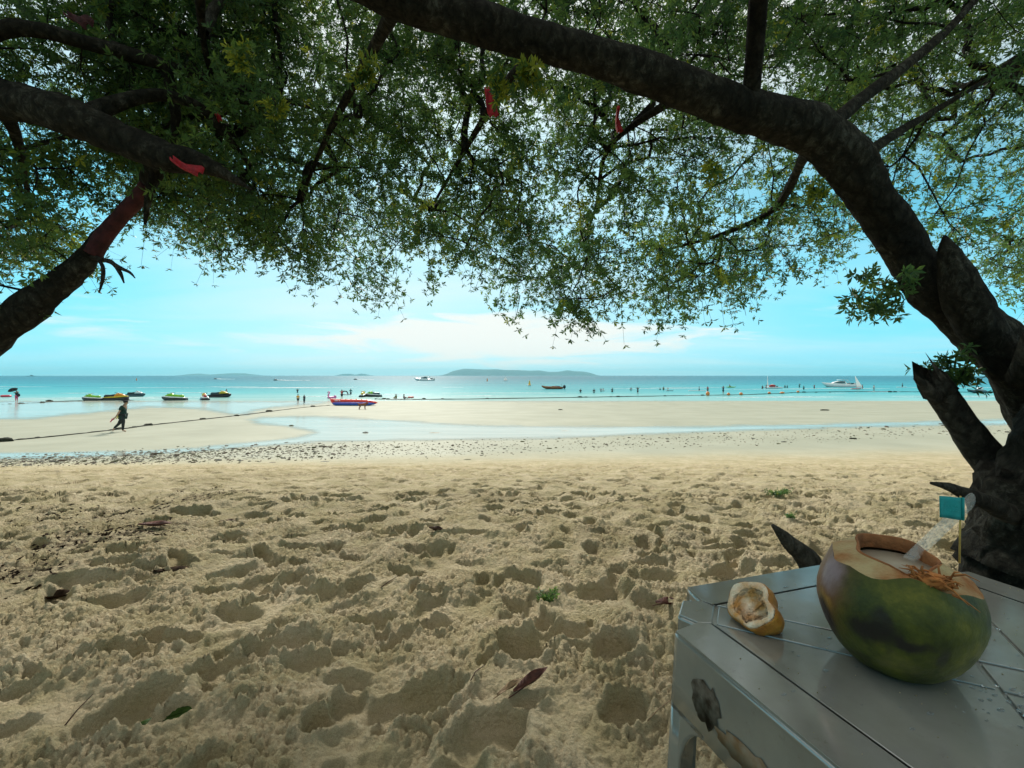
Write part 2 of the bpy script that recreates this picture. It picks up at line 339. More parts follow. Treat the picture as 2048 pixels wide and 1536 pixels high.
# ---------------------------------------------------------------- ground
PROF = np.array([(-40, .5), (-4, .1), (0, 0), (2, -.01), (4, -.14), (6, -.42), (8, -.74), (10, -1.07), (12, -1.36), (14, -1.52), (16, -1.62), (19, -1.71), (22, -1.8), (30, -2.06), (40, -2.40),
                 (50, -2.65), (57, -2.78), (66, -2.87), (72, -2.93), (85, -3.15), (100, -3.6), (130, -4.3), (200, -5.6), (600, -12), (9000, -14)])
_td = np.concatenate([np.linspace(-40, 30, 1401), np.linspace(30.5, 140, 300), np.geomspace(141, 9000, 200)])
_tz = np.interp(_td, PROF[:, 0], PROF[:, 1])
_k = np.ones(25) / 25; _tz[12:1389] = np.convolve(_tz[:1401], _k, 'valid')
def zbase(d): return np.interp(d, _td, _tz)
SEA = -2.90
def gd(y):                                              # distance at which the beach shows at photo row y
    ds = np.geomspace(.5, 120, 4000); rows = HY + (CAMZ - zbase(ds)) / ds * F
    return float(np.interp(-y, -rows, ds))
def gp(x, y): d = gd(y); return Vector(((x - 1024) / F * d, d, float(zbase(d))))
def sp_(x, y): d = (CAMZ - SEA) * F / (y - HY); return Vector(((x - 1024) / F * d, d, SEA))

sand_m = sand_material()
# rows and columns
rows_d = [-30, -16, -9, -5, -3, -1.8, -1.0, -.5, -.2]; d = 0.02
while d < 11: rows_d.append(d); d += (d + .8) * .0040
while d < 75: rows_d.append(d); d += (d + .8) * .010
while d < 9000: rows_d.append(d); d *= 1.25
rows_d = np.array(rows_d)
uc = np.linspace(-1.32, 1.32, 860); ext = 1.32 * np.geomspace(1.03, 14, 34); U = np.concatenate([-ext[::-1], uc, ext])
W = .8 + np.maximum(rows_d, 0)
X = W[:, None] * U[None, :]; Y = np.repeat(rows_d[:, None], len(U), 1)
Hh = np.zeros_like(X)
dryf = 1 - sstep(9.5, 12.5, Y - .10 * X)
Hh += dryf * .085 * (fbm(X * .9, Y * .9, 3, 3) - .5)
Hh += dryf * .085 * (fbm(X * 3.1, Y * 3.1, 3, 5) - .5) + dryf * .030 * (fbm(X * 7, Y * 7, 2, 6) - .5)
smooth_mask = np.zeros_like(X)
def stamp(cx, cy, ang, la, lb, dep, rim, seed, wall=.58):
    r_ = max(la, lb) * 1.7
    i0, i1 = np.searchsorted(rows_d, (cy - r_, cy + r_))
    if i1 - i0 < 2: return
    w0 = .8 + max(cy, 0); j0, j1 = np.searchsorted(U, sorted(((cx - r_) / (w0 - r_ * .5), (cx + r_) / (w0 - r_ * .5))))
    j0 = max(j0 - 2, 0); j1 = min(j1 + 2, len(U))
    if j1 - j0 < 2: return
    x = X[i0:i1, j0:j1] - cx; y = Y[i0:i1, j0:j1] - cy; h = Hh[i0:i1, j0:j1]
    c, s = math.cos(ang), math.sin(ang); a = (x * c + y * s) / la; b = (-x * s + y * c) / (lb * (1 + .16 * np.sin(2.6 * a + .6)))
    wob = vn(x * 13 + seed, y * 13, seed) - .5
    r = np.sqrt(np.abs(a) ** 2.4 + np.abs(b) ** 2.4 + 1e-9) ** (2 / 2.4) * (1 + .30 * wob)
    ins = 1 - sstep(wall, 1.05, r)
    mean = float(np.average(h, weights=np.exp(-r * r)))
    floor = mean - dep * (1 + .35 * a) + .012 * (vn(x * 30, y * 30, seed + 3) - .5)
    out = h * (1 - ins) + floor * ins
    lob = .55 + .9 * vn(a * 1.3 + seed * .37, b * 1.3, seed + 9)
    out += rim * lob * np.exp(-((r - 1.16) / .17) ** 2)
    Hh[i0:i1, j0:j1] = out; sm = smooth_mask[i0:i1, j0:j1]; sm[:] = np.maximum(sm * (1 - ins), ins * .9) * (1 - .6 * np.exp(-((r - 1.16) / .2) ** 2))
k = 0
def scatter(n, d0, d1, spread, smin, smax, dmin, dmax):
    global k
    for _ in range(n):
        cy = math.sqrt(random.uniform(d0 * d0, d1 * d1)) if d0 > 0 else random.uniform(d0, d1)
        cx = random.uniform(-1, 1) * spread * (cy + .8); sc = random.uniform(smin, smax); k += 1
        stamp(cx, cy, random.gauss(.35, .75), .135 * sc * random.uniform(.8, 1.3), .055 * sc * random.uniform(.8, 1.4), random.uniform(dmin, dmax) * sc, random.uniform(.006, .013) * sc, k)
scatter(4200, 4.0, 12.0, 1.45, .5, 1.0, .022, .044)
scatter(760, 1.9, 4.8, 1.45, .4, 1.0, .026, .052)
scatter(190, .2, 2.6, 1.4, .35, .75, .03, .055)
scatter(36, .2, 2.4, 1.4, .75, 1.15, .03, .05)
# the deep prints that the photograph shows close by: (x, y) of the centre in the photograph, length, width, turn
for (px, py, la, lb, ang, dep) in ((830, 1400, .155, .075, .25, .050), (1050, 1300, .10, .10, 1.2, .075), (1225, 1300, .10, .075, 1.0, .045), (1200, 1180, .12, .06, .35, .055), (1085, 1240, .075, .055, .9, .05),
                              (870, 1240, .085, .05, .2, .045), (250, 1440, .14, .07, 1.0, .035), (640, 1450, .06, .05, 1.1, .06), (560, 1290, .15, .06, .5, .045), (750, 1235, .10, .05, .3, .035),
                              (720, 1165, .08, .05, .2, .04), (460, 1340, .13, .06, .4, .03), (330, 1290, .12, .05, .3, .03), (980, 1480, .12, .08, .5, .04), (1250, 1420, .09, .06, .6, .05), (1300, 1130, .10, .05, .2, .05)):
    g = gp(px, py); k += 1; stamp(g.x, g.y, ang, la, lb, dep * 1.05, .015, k, .70)
Hh[:] = np.where(Hh < 0, .078 * np.tanh(Hh / .078), .048 * np.tanh(Hh / .048))
def worley(x, y, seed):                                  # distance to the nearest of scattered points, 0..1
    ix, iy = np.floor(x), np.floor(y); best = np.full(x.shape, 9.0)
    for a in (-1, 0, 1):
        for b in (-1, 0, 1):
            dx = ix + a + hash2(ix + a, iy + b, seed) - x; dy = iy + b + hash2(ix + a, iy + b, seed + 7) - y; best = np.minimum(best, dx * dx + dy * dy)
    return np.sqrt(best)
def clods(f, seed, rad=.62): w = worley(X[nearr] * f, Y[nearr] * f, seed) / rad; o = np.zeros_like(X); o[nearr] = np.sqrt(np.clip(1 - w * w, 0, 1)); return o
nearr = slice(0, int(np.searchsorted(rows_d, 7.0)))
wx = X + .02 * (vn(X * 17, Y * 17, 91) - .5); patch = sstep(.30, .58, fbm(X * 4.5, Y * 4.5, 3, 31))
rough_ = dryf * (1 - .80 * smooth_mask)
lodf = 1 - sstep(2.6, 6.8, Y)
Hh += rough_ * (.028 * (fbm(X * 13, Y * 13, 3, 21) - .5) + lodf * (.35 + .65 * patch) * (.006 * clods(14, 20) + .0140 * clods(30, 22) + .0140 * clods(56, 24) + .0095 * clods(98, 26)))
far = sstep(10.5, 13.5, Y); Hh += far * .010 * (fbm(X * .5, Y * .9, 3, 41) - .5) * (1 - sstep(66, 74, Y))
Z = zbase(Y) + Hh
wet = sstep(11.0, 15.5, Y - .12 * X + 1.2 * (fbm(X * .4, Y * .8, 3, 51) - .5))
# dark leaf litter and weed lying in the sand on the left
def pl(px, py): g = gp(px, py); return g.x, g.y
def seg_dist(ax, ay, bx, by): t_ = np.clip(((X - ax) * (bx - ax) + (Y - ay) * (by - ay)) / ((bx - ax) ** 2 + (by - ay) ** 2), 0, 1); return np.hypot(X - ax - t_ * (bx - ax), Y - ay - t_ * (by - ay))
lit = np.zeros_like(X)
for p, q, w_ in (((60, 1110), (340, 1060), .26), ((180, 1040), (330, 1020), .18), ((-60, 1180), (120, 1150), .22), ((340, 1010), (480, 985), .18)):
    lit = np.maximum(lit, 1 - sstep(.25, 1, seg_dist(*pl(*p), *pl(*q)) / w_ + .8 * (fbm(X * 5, Y * 5, 3, 61) - .5)))
lit = lit * .75; lit = np.maximum(lit, .30 * sstep(.60, .75, fbm(X * 1.1, Y * 1.1, 3, 66)) * dryf)
nr, nc = X.shape; idx = np.arange(nr * nc).reshape(nr, nc)
Qd = np.stack([idx[:-1, :-1], idx[:-1, 1:], idx[1:, 1:], idx[1:, :-1]], -1).reshape(-1, 4)
gm = fast_mesh('beach', np.stack([X, Y, Z], -1).reshape(-1, 3), Qd); attr(gm, 'wet', wet.ravel()); attr(gm, 'litter', lit.ravel())
beach = link('beach', gm, None, sand_m); tag(beach, 'pale trampled sand beach sloping down to the sea', 'beach', kind='structure')
def gz(x, y):                                           # height of the finished sand
    i = int(np.clip(np.searchsorted(rows_d, y), 1, nr - 1)); u = x / W[i]; j = int(np.clip(np.searchsorted(U, u), 1, nc - 1))
    return float(Z[i, j])
def on_sand(px, py):
    g = gp(px, py); z = gz(g.x, g.y); return Vector((g.x, g.y, z))

# sea
ds = np.concatenate([np.linspace(64, 140, 60), np.geomspace(145, 12000, 50)]); us = np.linspace(-3.2, 3.2, 65)
XX = ds[:, None] * us[None, :]; YY = np.repeat(ds[:, None], 65, 1); ii = np.arange(XX.size).reshape(XX.shape)
sea = link('sea', fast_mesh('sea', np.stack([XX, YY, np.full_like(XX, SEA)], -1).reshape(-1, 3), np.stack([ii[:-1, :-1], ii[:-1, 1:], ii[1:, 1:], ii[1:, :-1]], -1).reshape(-1, 4)), None, sea_material())
tag(sea, 'calm turquoise sea reaching the horizon', 'sea', kind='structure')
# sheets of water left by the tide; the sheet dips under the sand outside its shore
pool_m = pool_material()
def pool(name, label, poly, x0, x1, y0, y1, nx, ny, amp=9):
    poly = np.array(poly, float); gx = np.linspace(x0, x1, nx); gdv = np.geomspace(gd(y1), gd(y0), ny)
    rowsy = HY + (CAMZ - zbase(gdv)) / gdv * F
    PX, PY = np.meshgrid(gx, rowsy); D = np.repeat(gdv[:, None], nx, 1)
    xs, ys = PX, PY * 4.0; q = poly * np.array([1, 4.0]); dist = np.full(PX.shape, 1e9); inside = np.zeros(PX.shape, bool)
    for (ax, ay), (bx, by) in zip(q, np.roll(q, -1, 0)):
        t_ = np.clip(((xs - ax) * (bx - ax) + (ys - ay) * (by - ay)) / ((bx - ax) ** 2 + (by - ay) ** 2 + 1e-9), 0, 1)
        dist = np.minimum(dist, np.hypot(xs - ax - t_ * (bx - ax), ys - ay - t_ * (by - ay)))
        inside ^= ((ay > ys) != (by > ys)) & (xs < (bx - ax) * (ys - ay) / (by - ay + 1e-12) + ax)
    edge_ = None; sd = np.where(inside, dist, -dist); WX = (PX - 1024) / F * D
    sd = sd + amp * 2 * (fbm(WX * .8, D * 1.1, 4, 71) - .5)
    zz = zbase(D) + .012 * np.clip(sd / 14, -1.6, .75)
    keep = (sd > -40); ix = np.arange(PX.size).reshape(PX.shape)
    kq = keep[:-1, :-1] & keep[:-1, 1:] & keep[1:, 1:] & keep[1:, :-1]
    Q_ = np.stack([ix[:-1, :-1], ix[:-1, 1:], ix[1:, 1:], ix[1:, :-1]], -1)[kq]
    used = np.unique(Q_); rm = np.full(PX.size, -1); rm[used] = np.arange(len(used))
    o = link(name, fast_mesh(name, np.stack([WX, D, zz], -1).reshape(-1, 3)[used], rm[Q_]), None, pool_m); attr(o.data, 'depth', np.clip(sd / 46, 0, 1).ravel()[used]); tag(o, label, 'water', kind='structure')
pool('tide_channel', 'pale sheet of tide water lying between sandbar and stones',
     [(-500, 906), (0, 903), (120, 902), (250, 900), (390, 893), (500, 882), (580, 873), (612, 865), (570, 857), (510, 850), (480, 840), (520, 831), (640, 829), (700, 832), (800, 838), (900, 844), (1000, 848), (1200, 850), (1400, 850), (1600, 846),
      (1750, 842), (1900, 839), (2048, 834), (2600, 820), (2600, 846), (2048, 853), (1900, 853), (1700, 858), (1500, 864), (1300, 872), (1100, 880), (900, 884), (760, 886), (640, 889), (500, 897), (400, 906), (300, 912), (150, 919), (0, 922), (-500, 940)],
     -600, 2700, 815, 945, 420, 220)
pool('shore_wash', 'thin wash of sea water over the flat sand by the jet skis',
     [(-900, 797), (640, 799), (690, 801), (700, 806), (655, 809), (620, 813), (560, 818), (525, 823), (500, 833), (455, 834), (440, 829), (395, 821), (300, 818), (250, 824), (150, 832), (80, 840), (-100, 846), (-900, 850)],
     -1000, 720, 797, 856, 260, 150, 16)
pool('shore_wash', 'thin wash of sea water beside the buoy line',
     [(745, 797), (800, 800), (1000, 806), (1200, 806), (1500, 803), (1800, 801), (2200, 800), (2900, 798), (2900, 790), (745, 790)], 720, 2900, 796, 812, 200, 60, 8)

# islands
isl_m = mat('island_scrub', (.03, .06, .05), .95, var=.3, scale=.01, coords='Object')
def island(label, prof, D):
    xs = np.array([p[0] for p in prof], float); hs = np.array([p[1] for p in prof], float)
    gx = np.linspace(xs[0], xs[-1], 90); h = np.interp(gx, xs, hs); rows = []
    for k_, (fd, fh) in enumerate(((-.5, -.15), (-.32, .28), (-.18, .66), (0, 1), (.25, .7), (.5, -.15))):
        dd = D + fd * (xs[-1] - xs[0]) / F * D * .45
        hh = h * D / F * fh * (1 + .12 * (fbm(gx * .11 + 9 * k_, gx * 0 + k_, 3, 81) - .5) * (fh < 1))
        rows.append(np.stack([(gx - 1024) / F * D, np.full_like(gx, dd), SEA + hh], -1))
    V = np.array(rows).reshape(-1, 3); ix = np.arange(len(V)).reshape(6, 90)
    o = link('island', fast_mesh('island', V, np.stack([ix[:-1, :-1], ix[:-1, 1:], ix[1:, 1:], ix[1:, :-1]], -1).reshape(-1, 4)), None, isl_m)
    tag(o, label, 'island', kind='structure')
island('long hazy blue island on the horizon with a blunt high end', [(880, 0), (892, 3), (905, 9), (915, 11.5), (930, 14), (945, 13.5), (970, 12.5), (992, 13), (1010, 11.5), (1040, 11), (1060, 10), (1080, 10.5), (1098, 7.5), (1118, 8), (1135, 11), (1150, 9), (1165, 8.5), (1180, 6), (1195, 0)], 9000)
island('faint low hazy island far out beyond the jet skis', [(362, 0), (380, 3.5), (400, 4.2), (420, 2), (440, 3.6), (465, 5.2), (490, 4.6), (505, 2.5), (520, 0)], 10500)
island('faint low double-humped islet on the horizon', [(670, 0), (685, 3.6), (700, 3.8), (710, 2), (722, 4.2), (732, 3.2), (745, 0)], 10500)

# ---------------------------------------------------------------- trees
bark = bark_material('dark_bark', (.014, .013, .010), (.046, .043, .032), (.17, .165, .13))
deadwood = bark_material('weathered_wood', (.03, .027, .022), (.10, .09, .072), (.24, .22, .18))
leaf_m = leaf_material('tree_leaf', [(0, (.034, .085, .032)), (.35, (.055, .125, .034)), (.7, (.092, .172, .036)), (.9, (.15, .22, .04)), (1, (.22, .27, .03))], .55)
def limb(mb_, pts, n=7, sides=20, wob=.16, seed=0, world=False):
    """pts: (photo x, photo y, distance, radius)"""
    P = [(*(at(p[0], p[1], p[2]) if not world else p[:3]), p[3]) for p in pts]
    C = catmull(P, n); mb_.tube([c[:3] for c in C], np.maximum(C[:, 3], .002), sides, wob=wob, seed=seed); return C
def jag_end(mb_, C, sides, length, seed):
    """splinters round the broken end of a limb: pull single vertices of the last ring outwards"""
    t = Vector(C[-1][:3]) - Vector(C[-3][:3]); t.normalize(); r = random.Random(seed); b = len(mb_.v) - sides
    for i in range(sides): mb_.v[b + i] = tuple(Vector(mb_.v[b + i]) + t * length * r.choice((0, .1, .3, .15, .55, 1.0)) * r.uniform(.5, 1))

def grow(limb_pts, nodes, seed):
    """join every node to the branchwork, nearest first; returns parents and radii"""
    r = np.random.default_rng(seed); P = np.concatenate([limb_pts, nodes]); nl = len(limb_pts); n = len(nodes)
    best = np.full(n, 1e9); par = np.zeros(n, int); path = np.zeros(len(P)); done = np.zeros(n, bool)
    for i in range(nl):
        dd = np.linalg.norm(nodes - limb_pts[i], axis=1); m = dd < best; best[m] = dd[m]; par[m] = i
    order = []
    for _ in range(n):
        i = int(np.argmin(np.where(done, 1e9, best))); done[i] = True; order.append(i)
        path[nl + i] = path[par[i]] + np.linalg.norm(nodes[i] - P[par[i]])
        dd = np.linalg.norm(nodes - nodes[i], axis=1) * 1.0 + .35 * path[nl + i]
        m = (~done) & (dd < best); best[m] = dd[m]; par[m] = nl + i
    cnt = np.ones(len(P))
    for i in reversed(order): cnt[par[i]] += cnt[nl + i]
    return par, cnt[nl:], P
def branch_mesh(par, cnt, P, nl, r0=.0026, lim=.045):
    b = MB(); r = random.Random(5)
    rad = np.minimum(r0 * cnt ** .52, lim)
    for i in range(len(par)):
        p, q = Vector(P[par[i]]), Vector(P[nl + i]); L_ = (q - p).length; ra = rad[par[i] - nl] if par[i] >= nl else min(rad[i] * 1.25, lim)
        ra = min(ra, rad[i] * 1.6)
        j = Vector((r.uniform(-1, 1), r.uniform(-1, 1), r.uniform(-.4, 1))) * L_ * .09; j2 = Vector((r.uniform(-1, 1), r.uniform(-1, 1), r.uniform(-1, 1))) * L_ * .06
        b.tube([p, p.lerp(q, .35) + j, p.lerp(q, .7) + j2, q], [ra, ra * .7 + rad[i] * .3, ra * .3 + rad[i] * .7, rad[i]], 5 if rad[i] > .006 else 4, cap=False)
    return b
def leaves(origins, per, seed, length=(.10, .40), leaf=.040, whorls=3, down=.25, out=None, bright=.02, nleaf=6):
    """twiglets from every origin, whorls of narrow leaves along each; returns verts, quads, tone, twig segments"""
    r = np.random.default_rng(seed); n = len(origins) * per; O = np.repeat(origins, per, 0)
    d_ = r.normal(size=(n, 3)); d_[:, 2] -= down
    if out is not None: d_ += np.repeat(out, per, 0)
    d_ /= np.linalg.norm(d_, axis=1)[:, None]; Ln = r.uniform(*length, n)
    T = O + d_ * Ln[:, None]; T[:, 2] -= .25 * Ln * r.uniform(0, 1, n)
    tw = (O, T)
    f_ = np.linspace(.45, 1, whorls); C = (O[:, None] + (T - O)[:, None] * f_[None, :, None]).reshape(-1, 3) + r.normal(size=(n * whorls, 3)) * .006
    A = np.repeat((T - O) / np.linalg.norm(T - O, axis=1)[:, None], whorls, 0)
    B = np.cross(A, r.normal(size=A.shape)); B /= np.linalg.norm(B, axis=1)[:, None] + 1e-9; E = np.cross(A, B)
    m = len(C); tone_n = np.repeat(np.clip(r.normal(.42, .20, len(origins)), 0, .95), per * whorls); hot = r.random(m) < bright; tone_n = np.where(hot, 1, tone_n)
    ph = (np.arange(nleaf)[None] * 2 * np.pi / nleaf + r.uniform(0, 6.3, (m, 1)) + r.normal(0, .25, (m, nleaf))).ravel()
    th = np.clip(r.normal(1.05, .28, m * nleaf), .25, 1.6)
    A, B, E, C = (np.repeat(q, nleaf, 0) for q in (A, B, E, C))
    ld = A * np.cos(th)[:, None] + (B * np.cos(ph)[:, None] + E * np.sin(ph)[:, None]) * np.sin(th)[:, None]
    sd = np.cross(ld, A); sd /= np.linalg.norm(sd, axis=1)[:, None] + 1e-9; up = np.cross(sd, ld)
    l_ = leaf * r.uniform(.6, 1.25, m * nleaf)[:, None]; w_ = l_ * .17
    v0 = C; v1 = C + ld * l_ * .58 + sd * w_ + up * l_ * .05; v2 = C + ld * l_ - up * l_ * .08; v3 = C + ld * l_ * .58 - sd * w_ + up * l_ * .05
    V = np.stack([v0, v1, v2, v3], 1).reshape(-1, 3); Qf = np.arange(len(V)).reshape(-1, 4)
    tone = np.clip(np.repeat(np.repeat(tone_n, nleaf) + r.normal(0, .10, m * nleaf) * (np.repeat(tone_n, nleaf) < .99), 4), 0, 1)
    return V, Qf, tone, tw
def twig_quads(tw, rad=.0016):
    O, T = tw; a = T - O; s = np.cross(a, np.array([.3, .5, .8])); s /= np.linalg.norm(s, axis=1)[:, None]; q = np.cross(a, s); q /= np.linalg.norm(q, axis=1)[:, None]
    tri = [s, -.5 * s + .87 * q, -.5 * s - .87 * q]; V = np.stack([O + t * rad for t in tri] + [T + t * rad * .5 for t in tri], 1).reshape(-1, 3)
    b = np.arange(len(O))[:, None] * 6; Q = np.concatenate([b + np.array([[i, (i + 1) % 3, 3 + (i + 1) % 3, 3 + i]]) for i in range(3)], 0); return V, Q
def crown(tree, limbC, nodes, seed, per=8, **kw):
    lp = np.concatenate([c[::3, :3] for c in limbC]); par, cnt, P = grow(lp, nodes, seed); nl = len(lp)
    bo = branch_mesh(par, cnt, P, nl).build('branchwork', bark, tree); tag(bo, kind='stuff')
    outd = nodes - P[par]; outd = outd / (np.linalg.norm(outd, axis=1)[:, None] + 1e-9) * .7
    # leaves at the nodes and half-way along the thin branches
    thin = cnt < 40; mid = (nodes + P[par])[thin] / 2; org = np.concatenate([nodes, mid]); od = np.concatenate([outd, outd[thin]])
    V, Q, tone, tw = leaves(org, per, seed + 1, out=od, **kw)
    me = fast_mesh('foliage', V, Q, False); attr(me, 'tone', tone); fo = link('foliage', me, tree, leaf_m); tag(fo, kind='stuff')
    tv, tq = twig_quads(tw); to = link('twigs', fast_mesh('twigs', tv, tq), tree, bark); tag(to, kind='stuff')
def from_px(px, py, d): return np.stack([(px - 1024) / F * d, d, CAMZ + (HY - py) / F * d], -1)

# --- the big tree on the right
tree_r = empty('shore_tree', (2.62, 2.25, 0), label='leaning dark-barked tree arching over the beach behind the table', cat='tree')
TR = Vector((2.62, 2.25, 0))
def local(mb_, o): mb_.v = [tuple(Vector(p) - o) for p in mb_.v]; return mb_
def rebase(o, base):                                    # child was built in world space
    o.data.transform(Matrix.Translation(-base)); return o
tm = MB()
LR = []
LR.append(limb(tm, [(2290, 1240, 2.25, 0.3570), (2215, 1060, 2.24, 0.2635), (2140, 930, 2.22, 0.1591), (2085, 810, 2.2, 0.1295), (2020, 715, 2.2, 0.1184), (1940, 640, 2.2, 0.1051), (1868, 575, 2.2, 0.0999), (1806, 495, 2.2, 0.0962), (1748, 400, 2.15, 0.0962), (1692, 318, 2.1, 0.0962),
               (1618, 258, 2.05, 0.0947), (1500, 222, 2.0, 0.0873), (1400, 186, 1.95, 0.0799), (1250, 132, 1.9, 0.0740), (1100, 90, 1.85, 0.0725), (950, 45, 1.8, 0.0740), (800, 2, 1.75, 0.0725), (650, -60, 1.7, 0.0651), (430, -160, 1.75, 0.0518), (200, -280, 1.9, 0.0370)], 8, 28, .20, 1))
rebase(tm.build('trunk', bark, tree_r), TR)
sm_ = MB(); C = limb(sm_, [(2105, 900, 2.12, 0.0960), (2048, 790, 2.08, 0.0800), (1992, 700, 2.06, 0.0800), (1940, 615, 2.05, 0.0800), (1915, 550, 2.05, 0.0656), (1896, 500, 2.05, 0.0360), (1889, 470, 2.05, 0.0048)], 7, 22, .16, 3)
rebase(sm_.build('broken_limb', bark, tree_r), TR)
sb = MB(); C = limb(sb, [(2075, 1045, 2.1, 0.0808), (2000, 948, 2.1, 0.0680), (1940, 870, 2.1, 0.0629), (1900, 812, 2.1, 0.0603), (1874, 774, 2.1, 0.0595)], 7, 26, .14, 5); jag_end(sb, C, 26, .20, 4)
b_ = sb; limb(b_, [(1872, 800, 2.06, .030), (1850, 772, 2.03, .020), (1832, 752, 2.02, .003)], 4, 8, .1, 6)
tS = (Vector(C[-1][:3]) - Vector(C[-4][:3])).normalized(); rS = random.Random(8); aS = tS.cross(Vector((0, 1, 0))).normalized(); bS = aS.cross(tS)
for i in range(22):
    an_ = 2 * math.pi * i / 22; rr_ = C[-1][3] * rS.uniform(.55, .98); p0 = Vector(C[-1][:3]) + (aS * math.cos(an_) + bS * math.sin(an_)) * rr_; L_ = rS.choice((.015, .025, .03, .05, .08))
    sb.tube([p0 - tS * .03, p0 + tS * L_ * .4, p0 + tS * L_ + (aS * math.cos(an_) + bS * math.sin(an_)) * rS.uniform(-.01, .012)], [.016, .011, .001], 5)
rebase(sb.build('broken_stub', deadwood, tree_r), TR)
rb = MB()
rb.ball(at(2185, 1125, 1.75), (.36, .34, .52), 72, 52, fn=lambda d: 1 + .22 * mnoise.noise(d * 2.1) + .14 * mnoise.noise(d * 6) + .07 * mnoise.noise(d * 15) + .04 * mnoise.noise(d * 34))
limb(rb, [(2350, 700, 1.7, .30), (2260, 900, 1.72, .31), (2190, 1040, 1.74, .30), (2140, 1180, 1.75, .32)], 6, 24, .16, 8)
rebase(rb.build('root_burl', bark, tree_r), TR)
rs = MB(); limb(rs, [(2020, 1030, 1.75, .045), (1975, 1006, 1.72, .032), (1930, 987, 1.7, .025), (1895, 973, 1.69, .016), (1862, 966, 1.68, .006)], 5, 12, .25, 9)
rebase(rs.build('root_spike', deadwood, tree_r), TR)
up = MB()
for q in ([(1650, 262, 2.05, 0.0372), (1720, 200, 2.2, 0.0310), (1800, 140, 2.35, 0.0260), (1900, 55, 2.5, 0.0211), (2000, -60, 2.6, 0.0136)],
          [(1700, 330, 2.1, 0.0310), (1790, 268, 2.4, 0.0223), (1880, 215, 2.7, 0.0174), (1990, 150, 3.0, 0.0112)],
          [(1620, 262, 2.05, 0.0341), (1600, 330, 2.6, 0.0279), (1545, 420, 3.2, 0.0223), (1440, 470, 3.6, 0.0161), (1330, 500, 4.0, 0.0093)],
          [(1400, 186, 1.95, 0.0310), (1330, 210, 2.6, 0.0248), (1215, 300, 3.3, 0.0186), (1190, 420, 3.8, 0.0124), (1150, 520, 4.1, 0.0062)],
          [(1100, 90, 1.85, 0.0310), (1010, 170, 2.5, 0.0236), (930, 300, 3.1, 0.0161), (860, 420, 3.7, 0.0087)],
          [(800, 2, 1.75, 0.0310), (740, 110, 2.3, 0.0260), (660, 260, 2.8, 0.0186), (600, 400, 3.2, 0.0099)],
          [(430, -160, 1.75, 0.0310), (400, -20, 2.1, 0.0217), (420, 140, 2.5, 0.0136), (480, 260, 2.8, 0.0074)],
          [(2050, 760, 1.9, 0.0620), (2150, 500, 1.5, 0.0527), (2110, 300, 1.35, 0.0434), (2085, 120, 1.3, 0.0372), (2090, -100, 1.3, 0.0310), (2000, -420, 1.3, 0.0248)],
          [(800, 2, 1.75, 0.0372), (820, -260, 1.3, 0.0310), (900, -900, .7, 0.0248), (1000, -3500, .25, 0.0186)],
          [(1500, 222, 2.0, 0.0372), (1520, -100, 1.6, 0.0310), (1500, -700, 1.0, 0.0248), (1400, -2600, .4, 0.0186)]):
    up = MB(); LR.append(limb(up, q, 6, 10, .18, len(LR))); rebase(up.build('limb', bark, tree_r), TR)
xb = np.array([150, 250, 330, 400, 480, 560, 650, 700, 765, 785, 840, 900, 960, 1000, 1050, 1150, 1200, 1230, 1300, 1350, 1400, 1450, 1490, 1530, 1600, 1640, 1680, 1720, 1900, 2050, 2500.])
yb = np.array([300, 420, 470, 505, 515, 535, 575, 600, 595, 515, 505, 545, 545, 600, 625, 645, 635, 605, 640, 642, 615, 590, 615, 590, 598, 560, 515, 480, 520, 620, 640.])
def sample(n, x0, x1, d0, d1, ytop, margin, seed, power=1.0):
    r = np.random.default_rng(seed); out = []
    while sum(map(len, out)) < n:
        px = r.uniform(x0, x1, n); lo = np.interp(px, xb, yb) - margin; py = ytop + (lo - ytop) * r.uniform(0, 1, n) ** power; dd = r.uniform(d0, d1, n)
        out.append(from_px(px, py, dd))
    return np.concatenate(out)[:n]
nodesR = np.concatenate([
    sample(930, 230, 1725, 2.9, 4.8, -150, 32, 1, .85), sample(380, 1740, 2500, 2.7, 5.2, -200, 36, 2),
    from_px(rng.uniform(150, 2250, 300), rng.uniform(-450, 180, 300), rng.uniform(2.4, 3.4, 300)),
    np.stack([rng.uniform(-3.0, 3.6, 210), rng.uniform(-2.4, 1.6, 210), rng.uniform(2.75, 4.2, 210)], -1),
    np.stack([rng.uniform(-5.5, 5.5, 420), rng.uniform(-5.0, -1.6, 420), rng.uniform(.7, 4.0, 420)], -1)])  # this last batch: unseen foliage added behind the camera to block light from the rear
_px, _py = 1024 + F * nodesR[:, 0] / np.maximum(nodesR[:, 1], .1), HY - F * (nodesR[:, 2] - CAMZ) / np.maximum(nodesR[:, 1], .1)
_thin = (nodesR[:, 1] > 2.4) & (((_px > 1380) & (_px < 1730) & (_py > 280) & (_py < 500)) | ((_px > 1720) & (_px < 1960) & (_py > 220) & (_py < 480)))
nodesR = nodesR[~(_thin & (np.random.default_rng(3).random(len(nodesR)) < .5))]      # the crown is loosest round the elbow of the trunk
crown(tree_r, LR, nodesR, 21, per=7)
for ch in [c for c in COL.objects if c.parent == tree_r and c.name.split('.')[0] in ('branchwork', 'foliage', 'twigs')]: rebase(ch, TR)

